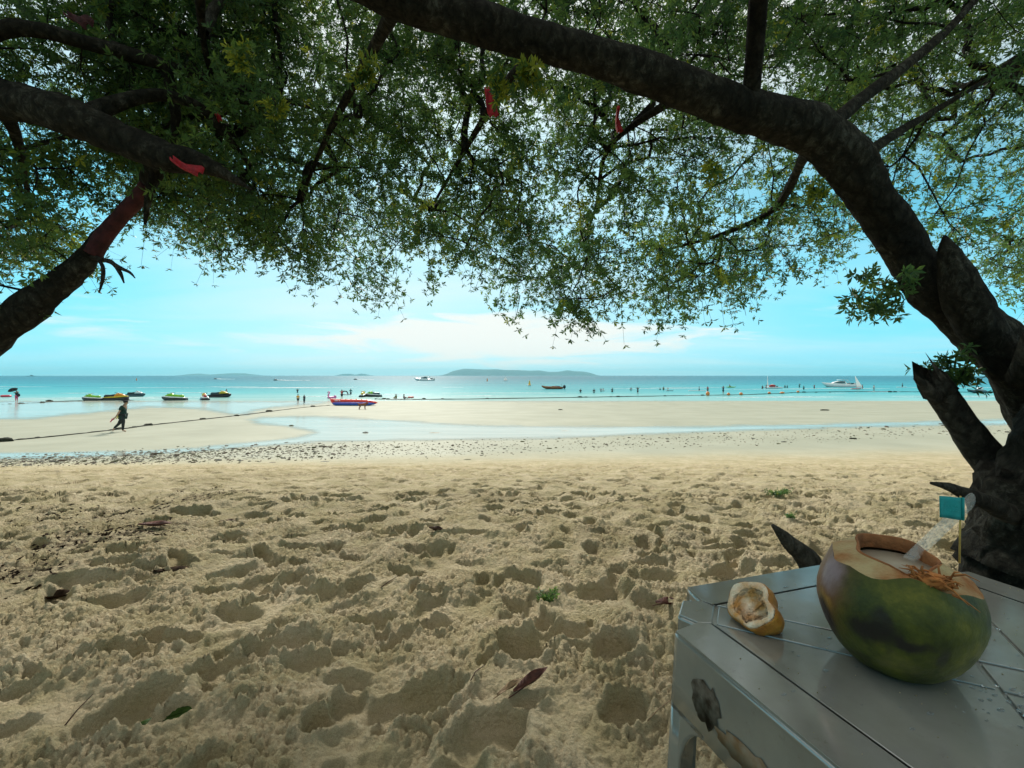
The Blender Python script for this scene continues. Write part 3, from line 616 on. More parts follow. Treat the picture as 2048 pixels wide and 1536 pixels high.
# --- the tree on the left
TL = Vector((-4.35, 2.7, 0)); tree_l = empty('shore_tree', TL, label='tree at the far side from the table with a red-wrapped limb and dead twigs', cat='tree')
lm = MB(); LL = []
LL.append(limb(lm, [(-4.4, 2.7, -.15, .34), (-4.36, 2.7, .3, .25), (-4.3, 2.68, .8, .22), (-4.4, 2.6, 1.5, .19), (-4.2, 2.5, 2.1, .15), (-3.9, 2.4, 2.7, .10), (-3.6, 2.2, 3.4, .06)], 7, 20, .2, 31, True))
rebase(lm.build('trunk', bark, tree_l), TL)
l1 = MB(); LL.append(limb(l1, [(-480, 860, 2.66, 0.1312), (-200, 790, 2.62, 0.1107), (0, 658, 2.6, 0.0943), (90, 590, 2.6, 0.0804), (150, 540, 2.6, 0.0738), (180, 505, 2.6, 0.0508), (205, 470, 2.6, 0.0410), (245, 430, 2.6, 0.0377), (285, 388, 2.58, 0.0377), (312, 330, 2.5, 0.0492), (330, 300, 2.4, 0.0451)], 7, 18, .22, 33))
rebase(l1.build('limb', bark, tree_l), TL)
l2 = MB(); LL.append(limb(l2, [(-620, 260, 2.3, 0.1326), (-250, 175, 2.2, 0.1170), (0, 195, 2.15, 0.0975), (150, 238, 2.15, 0.0819), (250, 282, 2.18, 0.0741), (330, 312, 2.2, 0.0702), (385, 322, 2.2, 0.0585), (430, 338, 2.22, 0.0351), (470, 360, 2.24, 0.0187), (505, 380, 2.25, 0.0031)], 7, 18, .22, 35))
rebase(l2.build('limb', bark, tree_l), TL)
l3 = MB()
for q in ([(-250, 175, 2.2, 0.0560), (0, 60, 2.1, 0.0420), (170, 85, 2.2, 0.0350), (330, 130, 2.4, 0.0280), (480, 175, 2.6, 0.0210), (620, 215, 2.8, 0.0105)],
          [(150, 238, 2.15, 0.0420), (300, 190, 2.3, 0.0315), (400, 215, 2.4, 0.0252), (450, 270, 2.5, 0.0210), (500, 330, 2.7, 0.0105)],
          [(0, 195, 2.15, 0.0350), (40, 300, 2.6, 0.0210), (60, 420, 3.0, 0.0105)], [(312, 330, 2.5, 0.0245), (296, 400, 2.5, 0.0182), (290, 450, 2.52, 0.0070)],
          [(0, 655, 2.62, 0.0210), (30, 610, 2.62, 0.0098), (44, 580, 2.63, 0.0042)], [(-150, 180, 2.2, 0.0420), (-60, -60, 2.0, 0.0350), (120, -250, 1.8, 0.0210)],
          [(330, 130, 2.4, 0.0280), (352, 230, 2.5, 0.0238), (340, 300, 2.55, 0.0140)]):
    l3 = MB(); LL.append(limb(l3, q, 6, 9, .2, 40 + len(LL))); rebase(l3.build('limb', bark, tree_l), TL)
dt = MB()
for q in ([(175, 512, 2.6, .02), (200, 518, 2.55, .014), (225, 526, 2.5, .012), (240, 545, 2.48, .010), (248, 566, 2.47, .004)], [(225, 526, 2.5, .010), (245, 538, 2.46, .009), (260, 545, 2.44, .008), (270, 556, 2.42, .003)],
          [(195, 517, 2.56, .011), (206, 535, 2.5, .009), (205, 560, 2.5, .008), (198, 586, 2.48, .003)]):
    dt = MB(); limb(dt, q, 4, 7, .3, 50); rebase(dt.build('dead_twig', deadwood, tree_l), TL)
xl = np.array([-700., 0, 60, 120, 170, 200, 260, 320, 420, 560]); yl_ = np.array([600., 590, 575, 560, 500, 420, 370, 400, 430, 470])
r_ = np.random.default_rng(61); px = r_.uniform(-650, 560, 470); py = -300 + (np.interp(px, xl, yl_) - 25 + 300) * r_.uniform(0, 1, 470) ** .8
nodesL = np.concatenate([from_px(px, py, r_.uniform(2.3, 3.9, 470)), np.stack([r_.uniform(-6, -2.5, 90), r_.uniform(-1.5, 2, 90), r_.uniform(2.7, 4.2, 90)], -1)])
crown(tree_l, LL, nodesL, 63, per=8)
for ch in [c for c in COL.objects if c.parent == tree_l and c.name.split('.')[0] in ('branchwork', 'foliage', 'twigs')]: rebase(ch, TL)

# sprigs that hang clear of the crown or sprout from the trunk: each a part of the big tree
def sprig(tree, base, pts, per, seed, leaf=.045, whorls=3, length=(.03, .09), bright=.02):
    P = catmull([tuple(at(*p)) for p in pts], 6); b = MB().tube(P, np.linspace(.0035, .0012, len(P)), 5)
    o = rebase(b.build('sprig', bark, tree), base)
    V, Q, tone, tw = leaves(P[2::2], per, seed, length=length, leaf=leaf, whorls=whorls, bright=bright); me = fast_mesh('leaf_cluster', V - np.array(base), Q, False); attr(me, 'tone', tone); lo = link('leaf_cluster', me, o, leaf_m); tag(lo, kind='stuff')
SPR = [[(852, 480, 3.5), (860, 530, 3.5), (866, 560, 3.5), (868, 580, 3.5)], [(690, 540, 3.4), (715, 585, 3.4), (745, 600, 3.4), (770, 604, 3.4)], [(1120, 590, 3.3), (1150, 625, 3.3), (1175, 640, 3.3), (1190, 652, 3.3)],
       [(1300, 580, 3.3), (1310, 620, 3.3), (1318, 648, 3.3)], [(1480, 560, 3.4), (1486, 600, 3.4), (1492, 632, 3.4)], [(1010, 560, 3.4), (1000, 590, 3.4), (1010, 615, 3.4)], [(430, 480, 3.0), (440, 505, 3.0), (446, 525, 3.0)],
       [(600, 500, 3.2), (620, 540, 3.2), (632, 553, 3.2)], [(1040, 590, 3.5), (1035, 620, 3.5), (1030, 640, 3.5)], [(1370, 590, 3.5), (1380, 625, 3.5), (1372, 640, 3.5)]]
for i, s in enumerate(SPR): sprig(tree_r, TR, s, 2, 100 + i, leaf=.038, length=(.04, .14), whorls=2)
for i, s in enumerate(([(1800, 590, 2.1), (1760, 600, 2.02), (1725, 598, 1.98), (1690, 592, 1.95)], [(1800, 580, 2.08), (1765, 570, 2.0), (1735, 562, 1.97), (1715, 548, 1.95)], [(1800, 600, 2.06), (1770, 615, 2.0), (1745, 625, 1.96), (1730, 628, 1.94)],
                       [(1810, 590, 2.0), (1800, 570, 1.95), (1805, 545, 1.93)], [(1930, 740, 2.1), (1900, 735, 2.15), (1870, 742, 2.18), (1855, 735, 2.2)], [(1930, 745, 2.1), (1910, 760, 2.14), (1890, 765, 2.16)], [(1935, 700, 2.05), (1900, 715, 2.1), (1875, 712, 2.12)], [(1940, 720, 2.0), (1925, 750, 2.05), (1930, 775, 2.08)])):
    sprig(tree_r, TR, s, 2, 130 + i, leaf=.038, whorls=2, length=(.02, .07))
for i, (x, y, dd) in enumerate(((720, 120, 1.65), (545, 195, 2.2), (1060, 130, 1.8), (985, 150, 1.85), (1420, 320, 1.9), (1625, 370, 2.05), (1050, 140, 1.8), (480, 95, 1.9))):
    sprig(tree_r, TR, [(x, y, dd), (x + 6, y + 14, dd), (x + 4, y + 28, dd + .02)], 2, 160 + i, leaf=.034, length=(.02, .06), bright=.55)

# red cloths tied in the branches
red = mat('red_cloth', (.34, .010, .018), .8, var=.3, scale=30, bump=.4, bscale=60); maroon = mat('faded_maroon_cloth', (.055, .013, .014), .9, var=.35, scale=25, bump=.5, bscale=50)
def cloth(label, a, b, w, m=red, seed=0):
    """a limp strip of cloth hanging between two points, folded lengthwise"""
    r = random.Random(seed); A, B = at(*a), at(*b); t = B - A; s = Vector((1, .3, 0)); s = (s - t * s.dot(t) / t.length_squared).normalized(); n_ = t.cross(s).normalized(); rings = []
    for i in range(9):
        f_ = i / 8; c = A.lerp(B, f_) + n_ * .01 * math.sin(f_ * 5 + seed); ww = w * (.55 + .45 * math.sin(min(f_ * 2.2, 1.2))) * r.uniform(.85, 1.1)
        top = [c + s * ww * (j / 6 - .5) + n_ * .012 * math.sin(j * 1.9 + f_ * 3) for j in range(7)]; rings.append(top + [p + n_ * .004 for p in reversed(top)])
    o = MB().loft(rings).build('red_cloth_strip', m, None); base = A.copy(); o.data.transform(Matrix.Translation(-base)); o.location = base
    return tag(o, label, 'cloth', 'red cloths in the trees')
cloth('red cloth strip hanging free below the long bough, the widest and brightest', (974, 180, 2.5), (988, 232, 2.46), .065, seed=1)
cloth('thin red cloth strip on a twig hanging from the middle of the bough', (1234, 216, 2.2), (1238, 266, 2.2), .022, seed=2)
cloth('red cloth wrapped under the pale broken end of a bough', (346, 318, 2.12), (402, 350, 2.1), .06, seed=3)
cloth('dark red cloth high up among the leaves above the thick bough', (132, 24, 2.0), (180, 54, 2.0), .06, maroon, 4)
cloth('tiny red scrap of cloth beside a pale bough', (434, 226, 2.3), (440, 240, 2.3), .022, seed=5)
w_ = MB(); limb(w_, [(186, 508, 2.58, 0.0487), (212, 466, 2.58, 0.0470), (245, 429, 2.58, 0.0437), (275, 398, 2.57, 0.0437), (296, 372, 2.54, 0.0420)], 5, 14, .2, 71)
o = w_.build('cloth_wrap', maroon); base = at(245, 429, 2.58); rebase(o, base); o.location = base; tag(o, 'faded maroon cloth wound round the bare slanting limb', 'cloth')

# ---------------------------------------------------------------- plastic table
def plastic_material():
    m = bpy.data.materials.new('grey_plastic'); m.use_nodes = True; t = m.node_tree; p = t.nodes['Principled BSDF']; L = t.links.new
    tc = N(t, 'ShaderNodeTexCoord')
    def noise(s, d=6, r=.6, v=None):
        n = N(t, 'ShaderNodeTexNoise'); n.inputs['Scale'].default_value = s; n.inputs['Detail'].default_value = d; n.inputs['Roughness'].default_value = r; L(v or tc.outputs['Object'], n.inputs[0]); return n.outputs[0]
    r = N(t, 'ShaderNodeValToRGB'); L(noise(7), r.inputs[0]); r.color_ramp.elements[0].position = .3; r.color_ramp.elements[1].position = .7
    r.color_ramp.elements[0].color = (.165, .165, .148, 1); r.color_ramp.elements[1].color = (.25, .25, .226, 1)
    g = N(t, 'ShaderNodeValToRGB'); L(noise(38, 8, .8), g.inputs[0]); g.color_ramp.elements[0].position = .60; g.color_ramp.elements[1].position = .72
    g.color_ramp.elements[0].color = (0, 0, 0, 1); g.color_ramp.elements[1].color = (.6, .6, .6, 1)
    mx = N(t, 'ShaderNodeMix', data_type='RGBA'); L(g.outputs[0], mx.inputs[0]); L(r.outputs[0], mx.inputs[6]); mx.inputs[7].default_value = (.11, .095, .07, 1); L(mx.outputs[2], p.inputs['Base Color'])
    rr = N(t, 'ShaderNodeMapRange'); L(noise(11, 7, .7), rr.inputs[0]); rr.inputs[1].default_value = .40; rr.inputs[2].default_value = .66; rr.inputs[3].default_value = .004; rr.inputs[4].default_value = .05
    L(rr.outputs[0], p.inputs['Roughness']); p.inputs['IOR'].default_value = 2.6
    ms = N(t, 'ShaderNodeMapping'); ms.inputs['Rotation'].default_value = (0, 0, R(20)); ms.inputs['Scale'].default_value = (4, 60, 4); L(tc.outputs['Object'], ms.inputs[0])
    sc = noise(9, 6, .7, ms.outputs[0]); bl = noise(14, 4)
    ad = N(t, 'ShaderNodeMath', operation='MULTIPLY_ADD'); L(sc, ad.inputs[0]); ad.inputs[1].default_value = .12; L(bl, ad.inputs[2])
    b = N(t, 'ShaderNodeBump'); b.inputs['Strength'].default_value = .25; b.inputs['Distance'].default_value = .0016; L(ad.outputs[0], b.inputs['Height']); L(b.outputs[0], p.inputs['Normal'])
    return m
plastic = plastic_material(); TZ = .61
table = empty('plastic_table', (.649, .570, 0), R(17.5), 'grey plastic table with fluted corners carrying a coconut', 'table')
HS = .34; s2 = math.sqrt(.5)
def corner(qx, qy):                                     # the five-point fluted corner in table coordinates, along the outline
    cx, cy = qx * HS, qy * HS; e = (-qx * s2, -qy * s2); n_ = (e[1], -e[0])
    return [(cx + e[0] * a + n_[0] * b, cy + e[1] * a + n_[1] * b) for a, b in ((.072, -.080), (.100, -.038), (.070, -.026), (.070, .026), (.100, .038), (.072, .080))]
def outline():
    P = []
    for q in ((-1, -1), (1, -1), (1, 1), (-1, 1)):
        c = corner(*q); P += c
    return P
OL = outline()
MB().prism(OL, TZ - .016, TZ - .0035).build('tabletop', plastic, table, False, .003, 2)
g_ = .0035; st = .030
for kx in range(4):                                     # side bars, triangular fields, strips and corner pads stand 3.5 mm proud, leaving the grooves
    M2 = Matrix.Rotation(kx * math.pi / 2, 2); rot = lambda pts: [tuple(M2 @ Vector(p)) for p in pts]
    b = .28; tri = [(-(b - g_ - (st + g_) / s2), -(b - g_)), (b - g_ - (st + g_) / s2, -(b - g_)), (0, -(st + g_) / s2)]
    MB().prism(rot(tri), TZ - .0055, TZ).build('panel', plastic, table, False, .0014, 2)
    cA = corner(-1, -1); cB = corner(1, -1)
    w0 = (st + g_) / s2
    ca = (-HS + .12 * s2, -HS + .12 * s2); PA = (ca[0] + s2 * (st + g_), ca[1] - s2 * (st + g_)); PB = (-PA[0], PA[1])
    bar = [(x * .9975, y * .9975) for x, y in (cA[4], cA[5], cB[0], cB[1])] + [PB, (b - w0, -b), (-(b - w0), -b), PA]
    MB().prism(rot(bar), TZ - .0055, TZ).build('panel', plastic, table, False, .0018, 2)
    e0 = .12; cc = (-HS + e0 * s2, -HS + e0 * s2)
    n_ = (s2, -s2); pad = [(x * .9975, y * .9975) for x, y in cA[1:5]] + [(cc[0] + n_[0] * (st - .001), cc[1] + n_[1] * (st - .001)), (cc[0] - n_[0] * (st - .001), cc[1] - n_[1] * (st - .001))]
    MB().prism(rot(pad), TZ - .0055, TZ - .0004).build('corner_pad', plastic, table, False, .0014, 2)
    c2 = (-HS + (e0 + 2 * g_) * s2, -HS + (e0 + 2 * g_) * s2); inn = st + 2 * g_
    strip = [(c2[0] - n_[0] * st, c2[1] - n_[1] * st), (c2[0] + n_[0] * st, c2[1] + n_[1] * st), (-inn * s2 + n_[0] * st, -inn * s2 + n_[1] * st), (-inn * s2 - n_[0] * st, -inn * s2 - n_[1] * st)]
    MB().prism(rot(strip), TZ - .0055, TZ).build('panel', plastic, table, False, .0014, 2)
MB().prism([(0, -st / s2), (st / s2, 0), (0, st / s2), (-st / s2, 0)], TZ - .0055, TZ).build('panel', plastic, table, False, .0014, 2)
def table_drops():
    w = bpy.data.materials.new('water_bead'); w.use_nodes = True; p = w.node_tree.nodes['Principled BSDF']; p.inputs['Base Color'].default_value = (.75, .78, .78, 1); p.inputs['Roughness'].default_value = .03; p.inputs['Transmission Weight'].default_value = .9; p.inputs['IOR'].default_value = 1.33
    r = random.Random(44); b = MB(); Mi = Matrix.Rotation(R(-17.5), 3, 'Z')
    for i in range(150):
        if i < 60: x, y = r.gauss(.60, .035), r.gauss(.52, .03)
        else: x, y = r.uniform(.30, .85), r.uniform(.40, .92)
        q = Mi @ Vector((x - .649, y - .570, 0))
        if abs(q.x) > .31 or abs(q.y) > .31: continue
        s_ = r.uniform(.0009, .0030); b.ball((q.x, q.y, TZ + .0001), (s_ * r.uniform(1, 2.2), s_, s_ * .42), 8, 5)
    tag(b.build('water_drops', w, table), kind='stuff')
    g = MB()
    for i in range(260):
        q = Vector((r.uniform(-.33, .33), r.uniform(-.33, .33), 0))
        if abs(q.x) + abs(q.y) > .58: continue
        s_ = r.uniform(.0005, .0013); g.ball((q.x, q.y, TZ + s_ * .4), (s_, s_ * .8, s_ * .6), 5, 3)
    tag(g.build('sand_grains', sand_m, table), kind='stuff')
table_drops()
# apron and legs follow the outline, flaring outwards as they go down
def samples():
    out = []
    for i in range(len(OL)):
        a, b = Vector(OL[i]), Vector(OL[(i + 1) % len(OL)]); n_ = 60 if (b - a).length > .2 else 4
        for j in range(n_): out.append(a.lerp(b, j / n_))
    return out
OS = samples(); AP = .115
def flare(p, z): f_ = 1 + (TZ - z) * .13; return (p.x * f_, p.y * f_, z)
ap = MB(); zs = [TZ - .004, TZ - .010, TZ - .03, TZ - .07, TZ - AP]; ap.loft([[flare(p, z) for p in OS] for z in zs], cap=False)
o = ap.build('apron', plastic, table); so = o.modifiers.new('Solidify', 'SOLIDIFY'); so.thickness = .004; so.offset = -1
for kx, q in enumerate(((-1, -1), (1, -1), (1, 1), (-1, 1))):
    cpt = corner(*q); cols = []; Rr = .05; LW = .020
    def out_len(p): return min((Vector(p) - Vector(c)).length for c in cpt)
    side_pre = [Vector(cpt[0]) + (Vector(OL[(kx * 6 - 1) % 24]) - Vector(cpt[0])).normalized() * t_ for t_ in (LW + Rr, LW + Rr * .8, LW + Rr * .6, LW + Rr * .4, LW + Rr * .25, LW + Rr * .12, LW + Rr * .04, LW, 0.006)]
    side_post = [Vector(cpt[5]) + (Vector(OL[(kx * 6 + 6) % 24]) - Vector(cpt[5])).normalized() * t_ for t_ in (0.006, LW, LW + Rr * .04, LW + Rr * .12, LW + Rr * .25, LW + Rr * .4, LW + Rr * .6, LW + Rr * .8, LW + Rr)]
    pts = side_pre + [Vector(c) for c in cpt] + side_post
    tt = [LW + Rr, LW + Rr * .8, LW + Rr * .6, LW + Rr * .4, LW + Rr * .25, LW + Rr * .12, LW + Rr * .04, LW, 0] + [0] * 6 + [0, LW, LW + Rr * .04, LW + Rr * .12, LW + Rr * .25, LW + Rr * .4, LW + Rr * .6, LW + Rr * .8, LW + Rr]
    def zb_(t_):
        if t_ <= LW + 1e-6: return -.03
        u_ = (t_ - LW) / Rr; return TZ - AP - .11 * (1 - math.sqrt(max(0, 1 - (1 - u_) ** 2))) - (.02 if u_ < .05 else 0)
    rings = [[flare(p, (TZ - AP + .006) * (1 - f_) + zb_(t_) * f_) for p, t_ in zip(pts, tt)] for f_ in (0, .15, .4, .7, 1)]
    o = MB().loft(rings, cap=False, closed=False).build('leg', plastic, table); so = o.modifiers.new('Solidify', 'SOLIDIFY'); so.thickness = .004; so.offset = -1
stain_m = mat('dried_stain', (.040, .028, .018), .9, spec=.05, col2=(.16, .14, .11), scale=60)
sm = MB(); rs_ = random.Random(3)
M17 = Matrix.Rotation(R(-17.5), 3, 'Z')
def on_apron(p, dz, off=.0012):                         # a point on the outside of the side that faces the camera's left (q = -x side)
    z = TZ - dz; f_ = 1 + (TZ - z) * .13; return Vector((-(HS + .0057) * f_ - off, p, z))
pt = [on_apron(.165 + .026 * math.cos(a) * (1 + .25 * rs_.uniform(-1, 1)), .062 + .030 * math.sin(a) * (1 + .25 * rs_.uniform(-1, 1))) for a in np.linspace(0, 2 * math.pi, 26, endpoint=False)]
sm.loft([pt, [p - Vector((.0004, 0, 0)) for p in pt]]); sm.build('stain_reflection_patch', stain_m, table)
pt = [on_apron(.085 + .050 * math.cos(a) * (1 + .25 * rs_.uniform(-1, 1)), .082 + .016 * math.sin(a) * (1 + .3 * rs_.uniform(-1, 1))) for a in np.linspace(0, 2 * math.pi, 30, endpoint=False)]  # orange reflection painted onto the apron as a faded patch
MB().loft([pt, [p - Vector((.0004, 0, 0)) for p in pt]]).build('stain_reflection_patch', mat('orange_reflection_stain', (.17, .085, .025), .7, scale=50, col2=(.22, .17, .11)), table)

# ---------------------------------------------------------------- coconut
CX, CY = .520, .612; RC = .0900
fv = Vector((-CX, -CY, 0)).normalized(); rv = Vector((-fv.y, fv.x, 0)); rv = rv if rv.x > 0 else -rv      # towards the camera, and to its right
def husk_material():
    m = bpy.data.materials.new('green_husk'); m.use_nodes = True; t = m.node_tree; p = t.nodes['Principled BSDF']; L = t.links.new
    tc = N(t, 'ShaderNodeTexCoord'); nz = N(t, 'ShaderNodeTexNoise'); nz.inputs['Scale'].default_value = 28; nz.inputs['Detail'].default_value = 6; L(tc.outputs['Object'], nz.inputs[0])
    wv = N(t, 'ShaderNodeVectorMath', operation='MULTIPLY_ADD'); L(nz.outputs['Color'], wv.inputs[0]); wv.inputs[1].default_value = (.04, .04, .04); L(tc.outputs['Object'], wv.inputs[2])
    sub = N(t, 'ShaderNodeVectorMath', operation='SUBTRACT'); L(wv.outputs[0], sub.inputs[0]); sub.inputs[1].default_value = (.02, .02, .02)
    def ramp(f, stops):
        r = N(t, 'ShaderNodeValToRGB'); L(f, r.inputs[0]); e = r.color_ramp.elements; e[0].position, e[0].color = stops[0][0], (*stops[0][1], 1); e[1].position, e[1].color = stops[-1][0], (*stops[-1][1], 1)
        for q, c in stops[1:-1]: x = e.new(q); x.color = (*c, 1)
        return r.outputs[0]
    n3 = N(t, 'ShaderNodeTexNoise'); n3.inputs['Scale'].default_value = 15; n3.inputs['Detail'].default_value = 10; n3.inputs['Roughness'].default_value = .68; L(tc.outputs['Object'], n3.inputs[0])
    col = ramp(n3.outputs[0], [(.34, (.014, .018, .003)), (.44, (.040, .050, .005)), (.56, (.075, .085, .007)), (.66, (.15, .14, .014))])
    def blob(c, r0, r1, colr, sc=(1, 1, 1)):
        nonlocal col
        mp = N(t, 'ShaderNodeMapping'); mp.vector_type = 'POINT'; L(sub.outputs[0], mp.inputs[0]); mp.inputs['Location'].default_value = [-c[i] * sc[i] for i in range(3)]; mp.inputs['Scale'].default_value = sc
        ln = N(t, 'ShaderNodeVectorMath', operation='LENGTH'); L(mp.outputs[0], ln.inputs[0])
        mr = N(t, 'ShaderNodeMapRange', interpolation_type='SMOOTHSTEP'); L(ln.outputs['Value'], mr.inputs[0]); mr.inputs[1].default_value = r1; mr.inputs[2].default_value = r0
        x = N(t, 'ShaderNodeMix', data_type='RGBA'); L(mr.outputs[0], x.inputs[0]); L(col, x.inputs[6]); x.inputs[7].default_value = (*colr, 1); col = x.outputs[2]
    def P(a, z): d_ = fv * math.cos(a) + rv * math.sin(a); return (d_.x * RC, d_.y * RC, z)
    blob(P(-1.35, .100), .035, .085, (.15, .060, .022)); blob(P(-.95, .125), .010, .034, (.22, .15, .16)); blob(P(-1.0, .078), .004, .022, (.42, .22, .03))
    blob(P(-1.05, .055), .008, .026, (.018, .010, .010), (1, 1, .55)); blob(P(-.25, .073), .012, .034, (.014, .012, .008), (.9, .9, 1.5)); blob(P(.15, .066), .006, .026, (.014, .012, .008), (.8, .8, 2.2)); blob(P(-.05, .048), .004, .016, (.02, .017, .012)); blob(P(-.15, .092), .004, .018, (.02, .018, .01))
    blob(P(.05, .03), .004, .03, (.16, .13, .05)); blob(P(.55, .06), .002, .012, (.03, .03, .015), (1, 1, .6))
    L(col, p.inputs['Base Color']); p.inputs['Roughness'].default_value = .48; p.inputs['Specular IOR Level'].default_value = .35
    n2 = N(t, 'ShaderNodeTexNoise'); n2.inputs['Scale'].default_value = 90; n2.inputs['Detail'].default_value = 6; L(tc.outputs['Object'], n2.inputs[0])
    b = N(t, 'ShaderNodeBump'); b.inputs['Strength'].default_value = .35; b.inputs['Distance'].default_value = .004; L(n2.outputs[0], b.inputs['Height']); L(b.outputs[0], p.inputs['Normal'])
    return m
husk = husk_material(); cream = mat('cut_husk', (.28, .10, .022), .85, scale=22, col2=(.42, .33, .17), bump=.5, bscale=120); meat = mat('coconut_flesh', (.36, .32, .25), .5, var=.12, scale=30); fibre_m = mat('husk_fibre', (.34, .13, .035), .9, var=.35, scale=60)
inner_rim = mat('brown_cut_edge', (.26, .10, .035), .85, var=.35, scale=40, bump=.4, bscale=150)
coco = empty('green_coconut', (CX, CY, TZ), 0, 'opened green coconut with a straw and a small flag', 'coconut')
def cut_z(a): return .131 + .009 * math.sin(a * 1.0 + 2.6) + .006 * math.sin(3 * a + .5) + .003 * math.sin(7 * a)
prof = [(0, .010), (0.0, .042), (.006, .054), (.018, .066), (.035, .077), (.055, .085), (.075, .0895), (.092, .0895), (.106, .0865)]
def crad(z, a): return float(np.interp(z, [p[0] for p in prof[1:]] + [.122, .14], [p[1] for p in prof[1:]] + [.081, .07])) * (1 + .022 * math.cos(3 * a + .4) + .008 * math.sin(5 * a))
NA = 64; ang = [2 * math.pi * i / NA for i in range(NA)]
def cpt_(a, r, z): d_ = fv * math.cos(a) + rv * math.sin(a); return (d_.x * r, d_.y * r, z)
rings = [[cpt_(a, .012, .001) for a in ang]] + [[cpt_(a, crad(max(z, .0001), a), z + .0005) for a in ang] for z in (0, .006, .018, .03, .045, .06, .075, .09)] + [[cpt_(a, crad(.09 + (cut_z(a) - .09) * f_, a), .09 + (cut_z(a) - .09) * f_) for a in ang] for f_ in (.35, .7, 1)]
mb_ = MB(); mb_.loft(rings, cap=False); mb_.f.append(tuple(range(NA))); mb_.build('husk', husk, coco)
def open_r(a): return .047 + .004 * math.sin(2 * a + 1) + .003 * math.sin(5 * a)
def open_z(a): return .150 + .006 * math.cos(a - 3.6) - .010 * math.exp(-((a - .5) / .35) ** 2)
def facet(a): k_ = 7; return 1 - .11 * (.5 - .5 * math.cos(k_ * a + 1.0))
rings = []
for f_ in (0, .12, .35, .65, 1):
    rings.append([cpt_(a, (crad(cut_z(a), a) * (1 - f_) + open_r(a) * f_) * (1 + (.035 if 0 < f_ < 1 else 0)) * (facet(a) if 0 < f_ < 1 else 1) * (1 + .02 * mnoise.noise(Vector((a * 6, f_ * 5, 0)))), cut_z(a) * (1 - f_) + open_z(a) * f_) for a in ang])
MB().loft(rings, cap=False).build('cut_rim', cream, coco)
rings = [[cpt_(a, open_r(a) * k_, open_z(a) + dz) for a in ang] for k_, dz in ((1, 0), (.985, .0022), (.93, .0015), (.90, -.008), (.89, -.016))]
MB().loft(rings, cap=False).build('opening_edge', inner_rim, coco)
rings = [[cpt_(a, .0415 * k_, z) for a in ang] for k_, z in ((1.02, .137), (1.0, .125), (.95, .112), (.6, .108), (.05, .107))]
MB().loft(rings, cap=True).build('flesh', meat, coco)
rf = random.Random(9); fb = MB()                        # the torn tuft of fibre on the rim
cen = Vector(cpt_(.62, .060, .138))
for i in range(90):
    d_ = (fv * rf.uniform(-.6, .9) + rv * rf.uniform(-1.4, 1.3) + Vector((0, 0, rf.uniform(-.5, .8)))).normalized(); L_ = rf.uniform(.008, .024); p0 = cen + Vector((rf.gauss(0, .010), rf.gauss(0, .010), rf.gauss(0, .004)))
    p1 = p0 + d_ * L_ * .5 + Vector((0, 0, .003)); fb.tube([p0, p1, p0 + d_ * L_ + Vector((rf.gauss(0, .003), rf.gauss(0, .003), -.002))], [.0016, .0012, .0003], 4)
fb.ball(cen, (.020, .016, .008), 14, 8, fn=lambda d: 1 + .35 * mnoise.noise(d * 4)); fb.build('fibre_tuft', fibre_m, coco)
# straw, flag
clear = bpy.data.materials.new('clear_plastic'); clear.use_nodes = True
def clear_nodes():
    t = clear.node_tree; p_ = t.nodes['Principled BSDF']; p_.inputs['Base Color'].default_value = (.80, .82, .78, 1); p_.inputs['Roughness'].default_value = .15; p_.inputs['Specular IOR Level'].default_value = .9
    tr = N(t, 'ShaderNodeBsdfTransparent'); mx = N(t, 'ShaderNodeMixShader'); mx.inputs[0].default_value = .22; t.links.new(tr.outputs[0], mx.inputs[1]); t.links.new(p_.outputs[0], mx.inputs[2]); t.links.new(mx.outputs[0], t.nodes['Material Output'].inputs[0])
clear_nodes()
A, B = at(1815, 1122, .615), at(1940, 1003, .625); o = MB()
rings = []
for f_, r_ in ((0, .0068), (.5, .0068), (.93, .0068), (1, .0068)):
    t = (B - A).normalized(); a_ = t.cross(Vector((0, 1, 0))).normalized(); b_ = a_.cross(t); rings.append([A.lerp(B, f_) + (a_ * math.cos(x) + b_ * math.sin(x)) * r_ + (t * .010 * math.cos(x) if f_ == 1 else t * 0) for x in np.linspace(0, 2 * math.pi, 18, endpoint=False)])
o.loft(rings, cap=False); ob = o.build('drinking_straw', clear); rebase(ob, A); ob.location = A; tag(ob, 'wide clear plastic straw standing in the opened coconut', 'straw')
drops = MB(); rd = random.Random(5)
for i in range(26):
    c = A.lerp(B, rd.uniform(.35, .97)); x = rd.uniform(0, 6.3); drops.ball(c + (a_ * math.cos(x) + b_ * math.sin(x)) * .0069 - A, rd.uniform(.0005, .0011), 6, 4)
dro = drops.build('water_drop', clear, ob)
tag(dro, kind='stuff')
teal = mat('teal_paper', (.004, .24, .25), .75, var=.2, scale=80, col2=(.006, .30, .31)); bamboo = mat('bamboo_pick', (.52, .36, .10), .6, var=.2, scale=60); tprint = mat('teal_print', (.03, .42, .42), .75)
A, B = at(1919, 1120, .60), at(1921, 992, .60); fl = empty('flag_pick', A, 0, 'teal paper flag on a bamboo pick stuck in the coconut', 'flag')
MB().tube([Vector((0, 0, -.004)), (B - A) * .5, (B - A)], [.0011, .0011, .0010], 8).build('stick', bamboo, fl)
c0, c1 = at(1879, 992, .585) - A, at(1923, 995, .60) - A; c3, c2 = at(1880, 1035, .585) - A, at(1923, 1040, .60) - A; rings = []
for i in range(9):
    f_ = i / 8; t_, b2 = c0.lerp(c1, f_), c3.lerp(c2, f_); w = Vector((0, .0016 * math.sin(f_ * 6), 0)); col_ = [t_.lerp(b2, g) + w for g in np.linspace(0, 1, 6)]; rings.append(col_ + [q + Vector((0, .0005, 0)) for q in reversed(col_)])
fo = MB().loft(rings).build('flag', teal, fl)
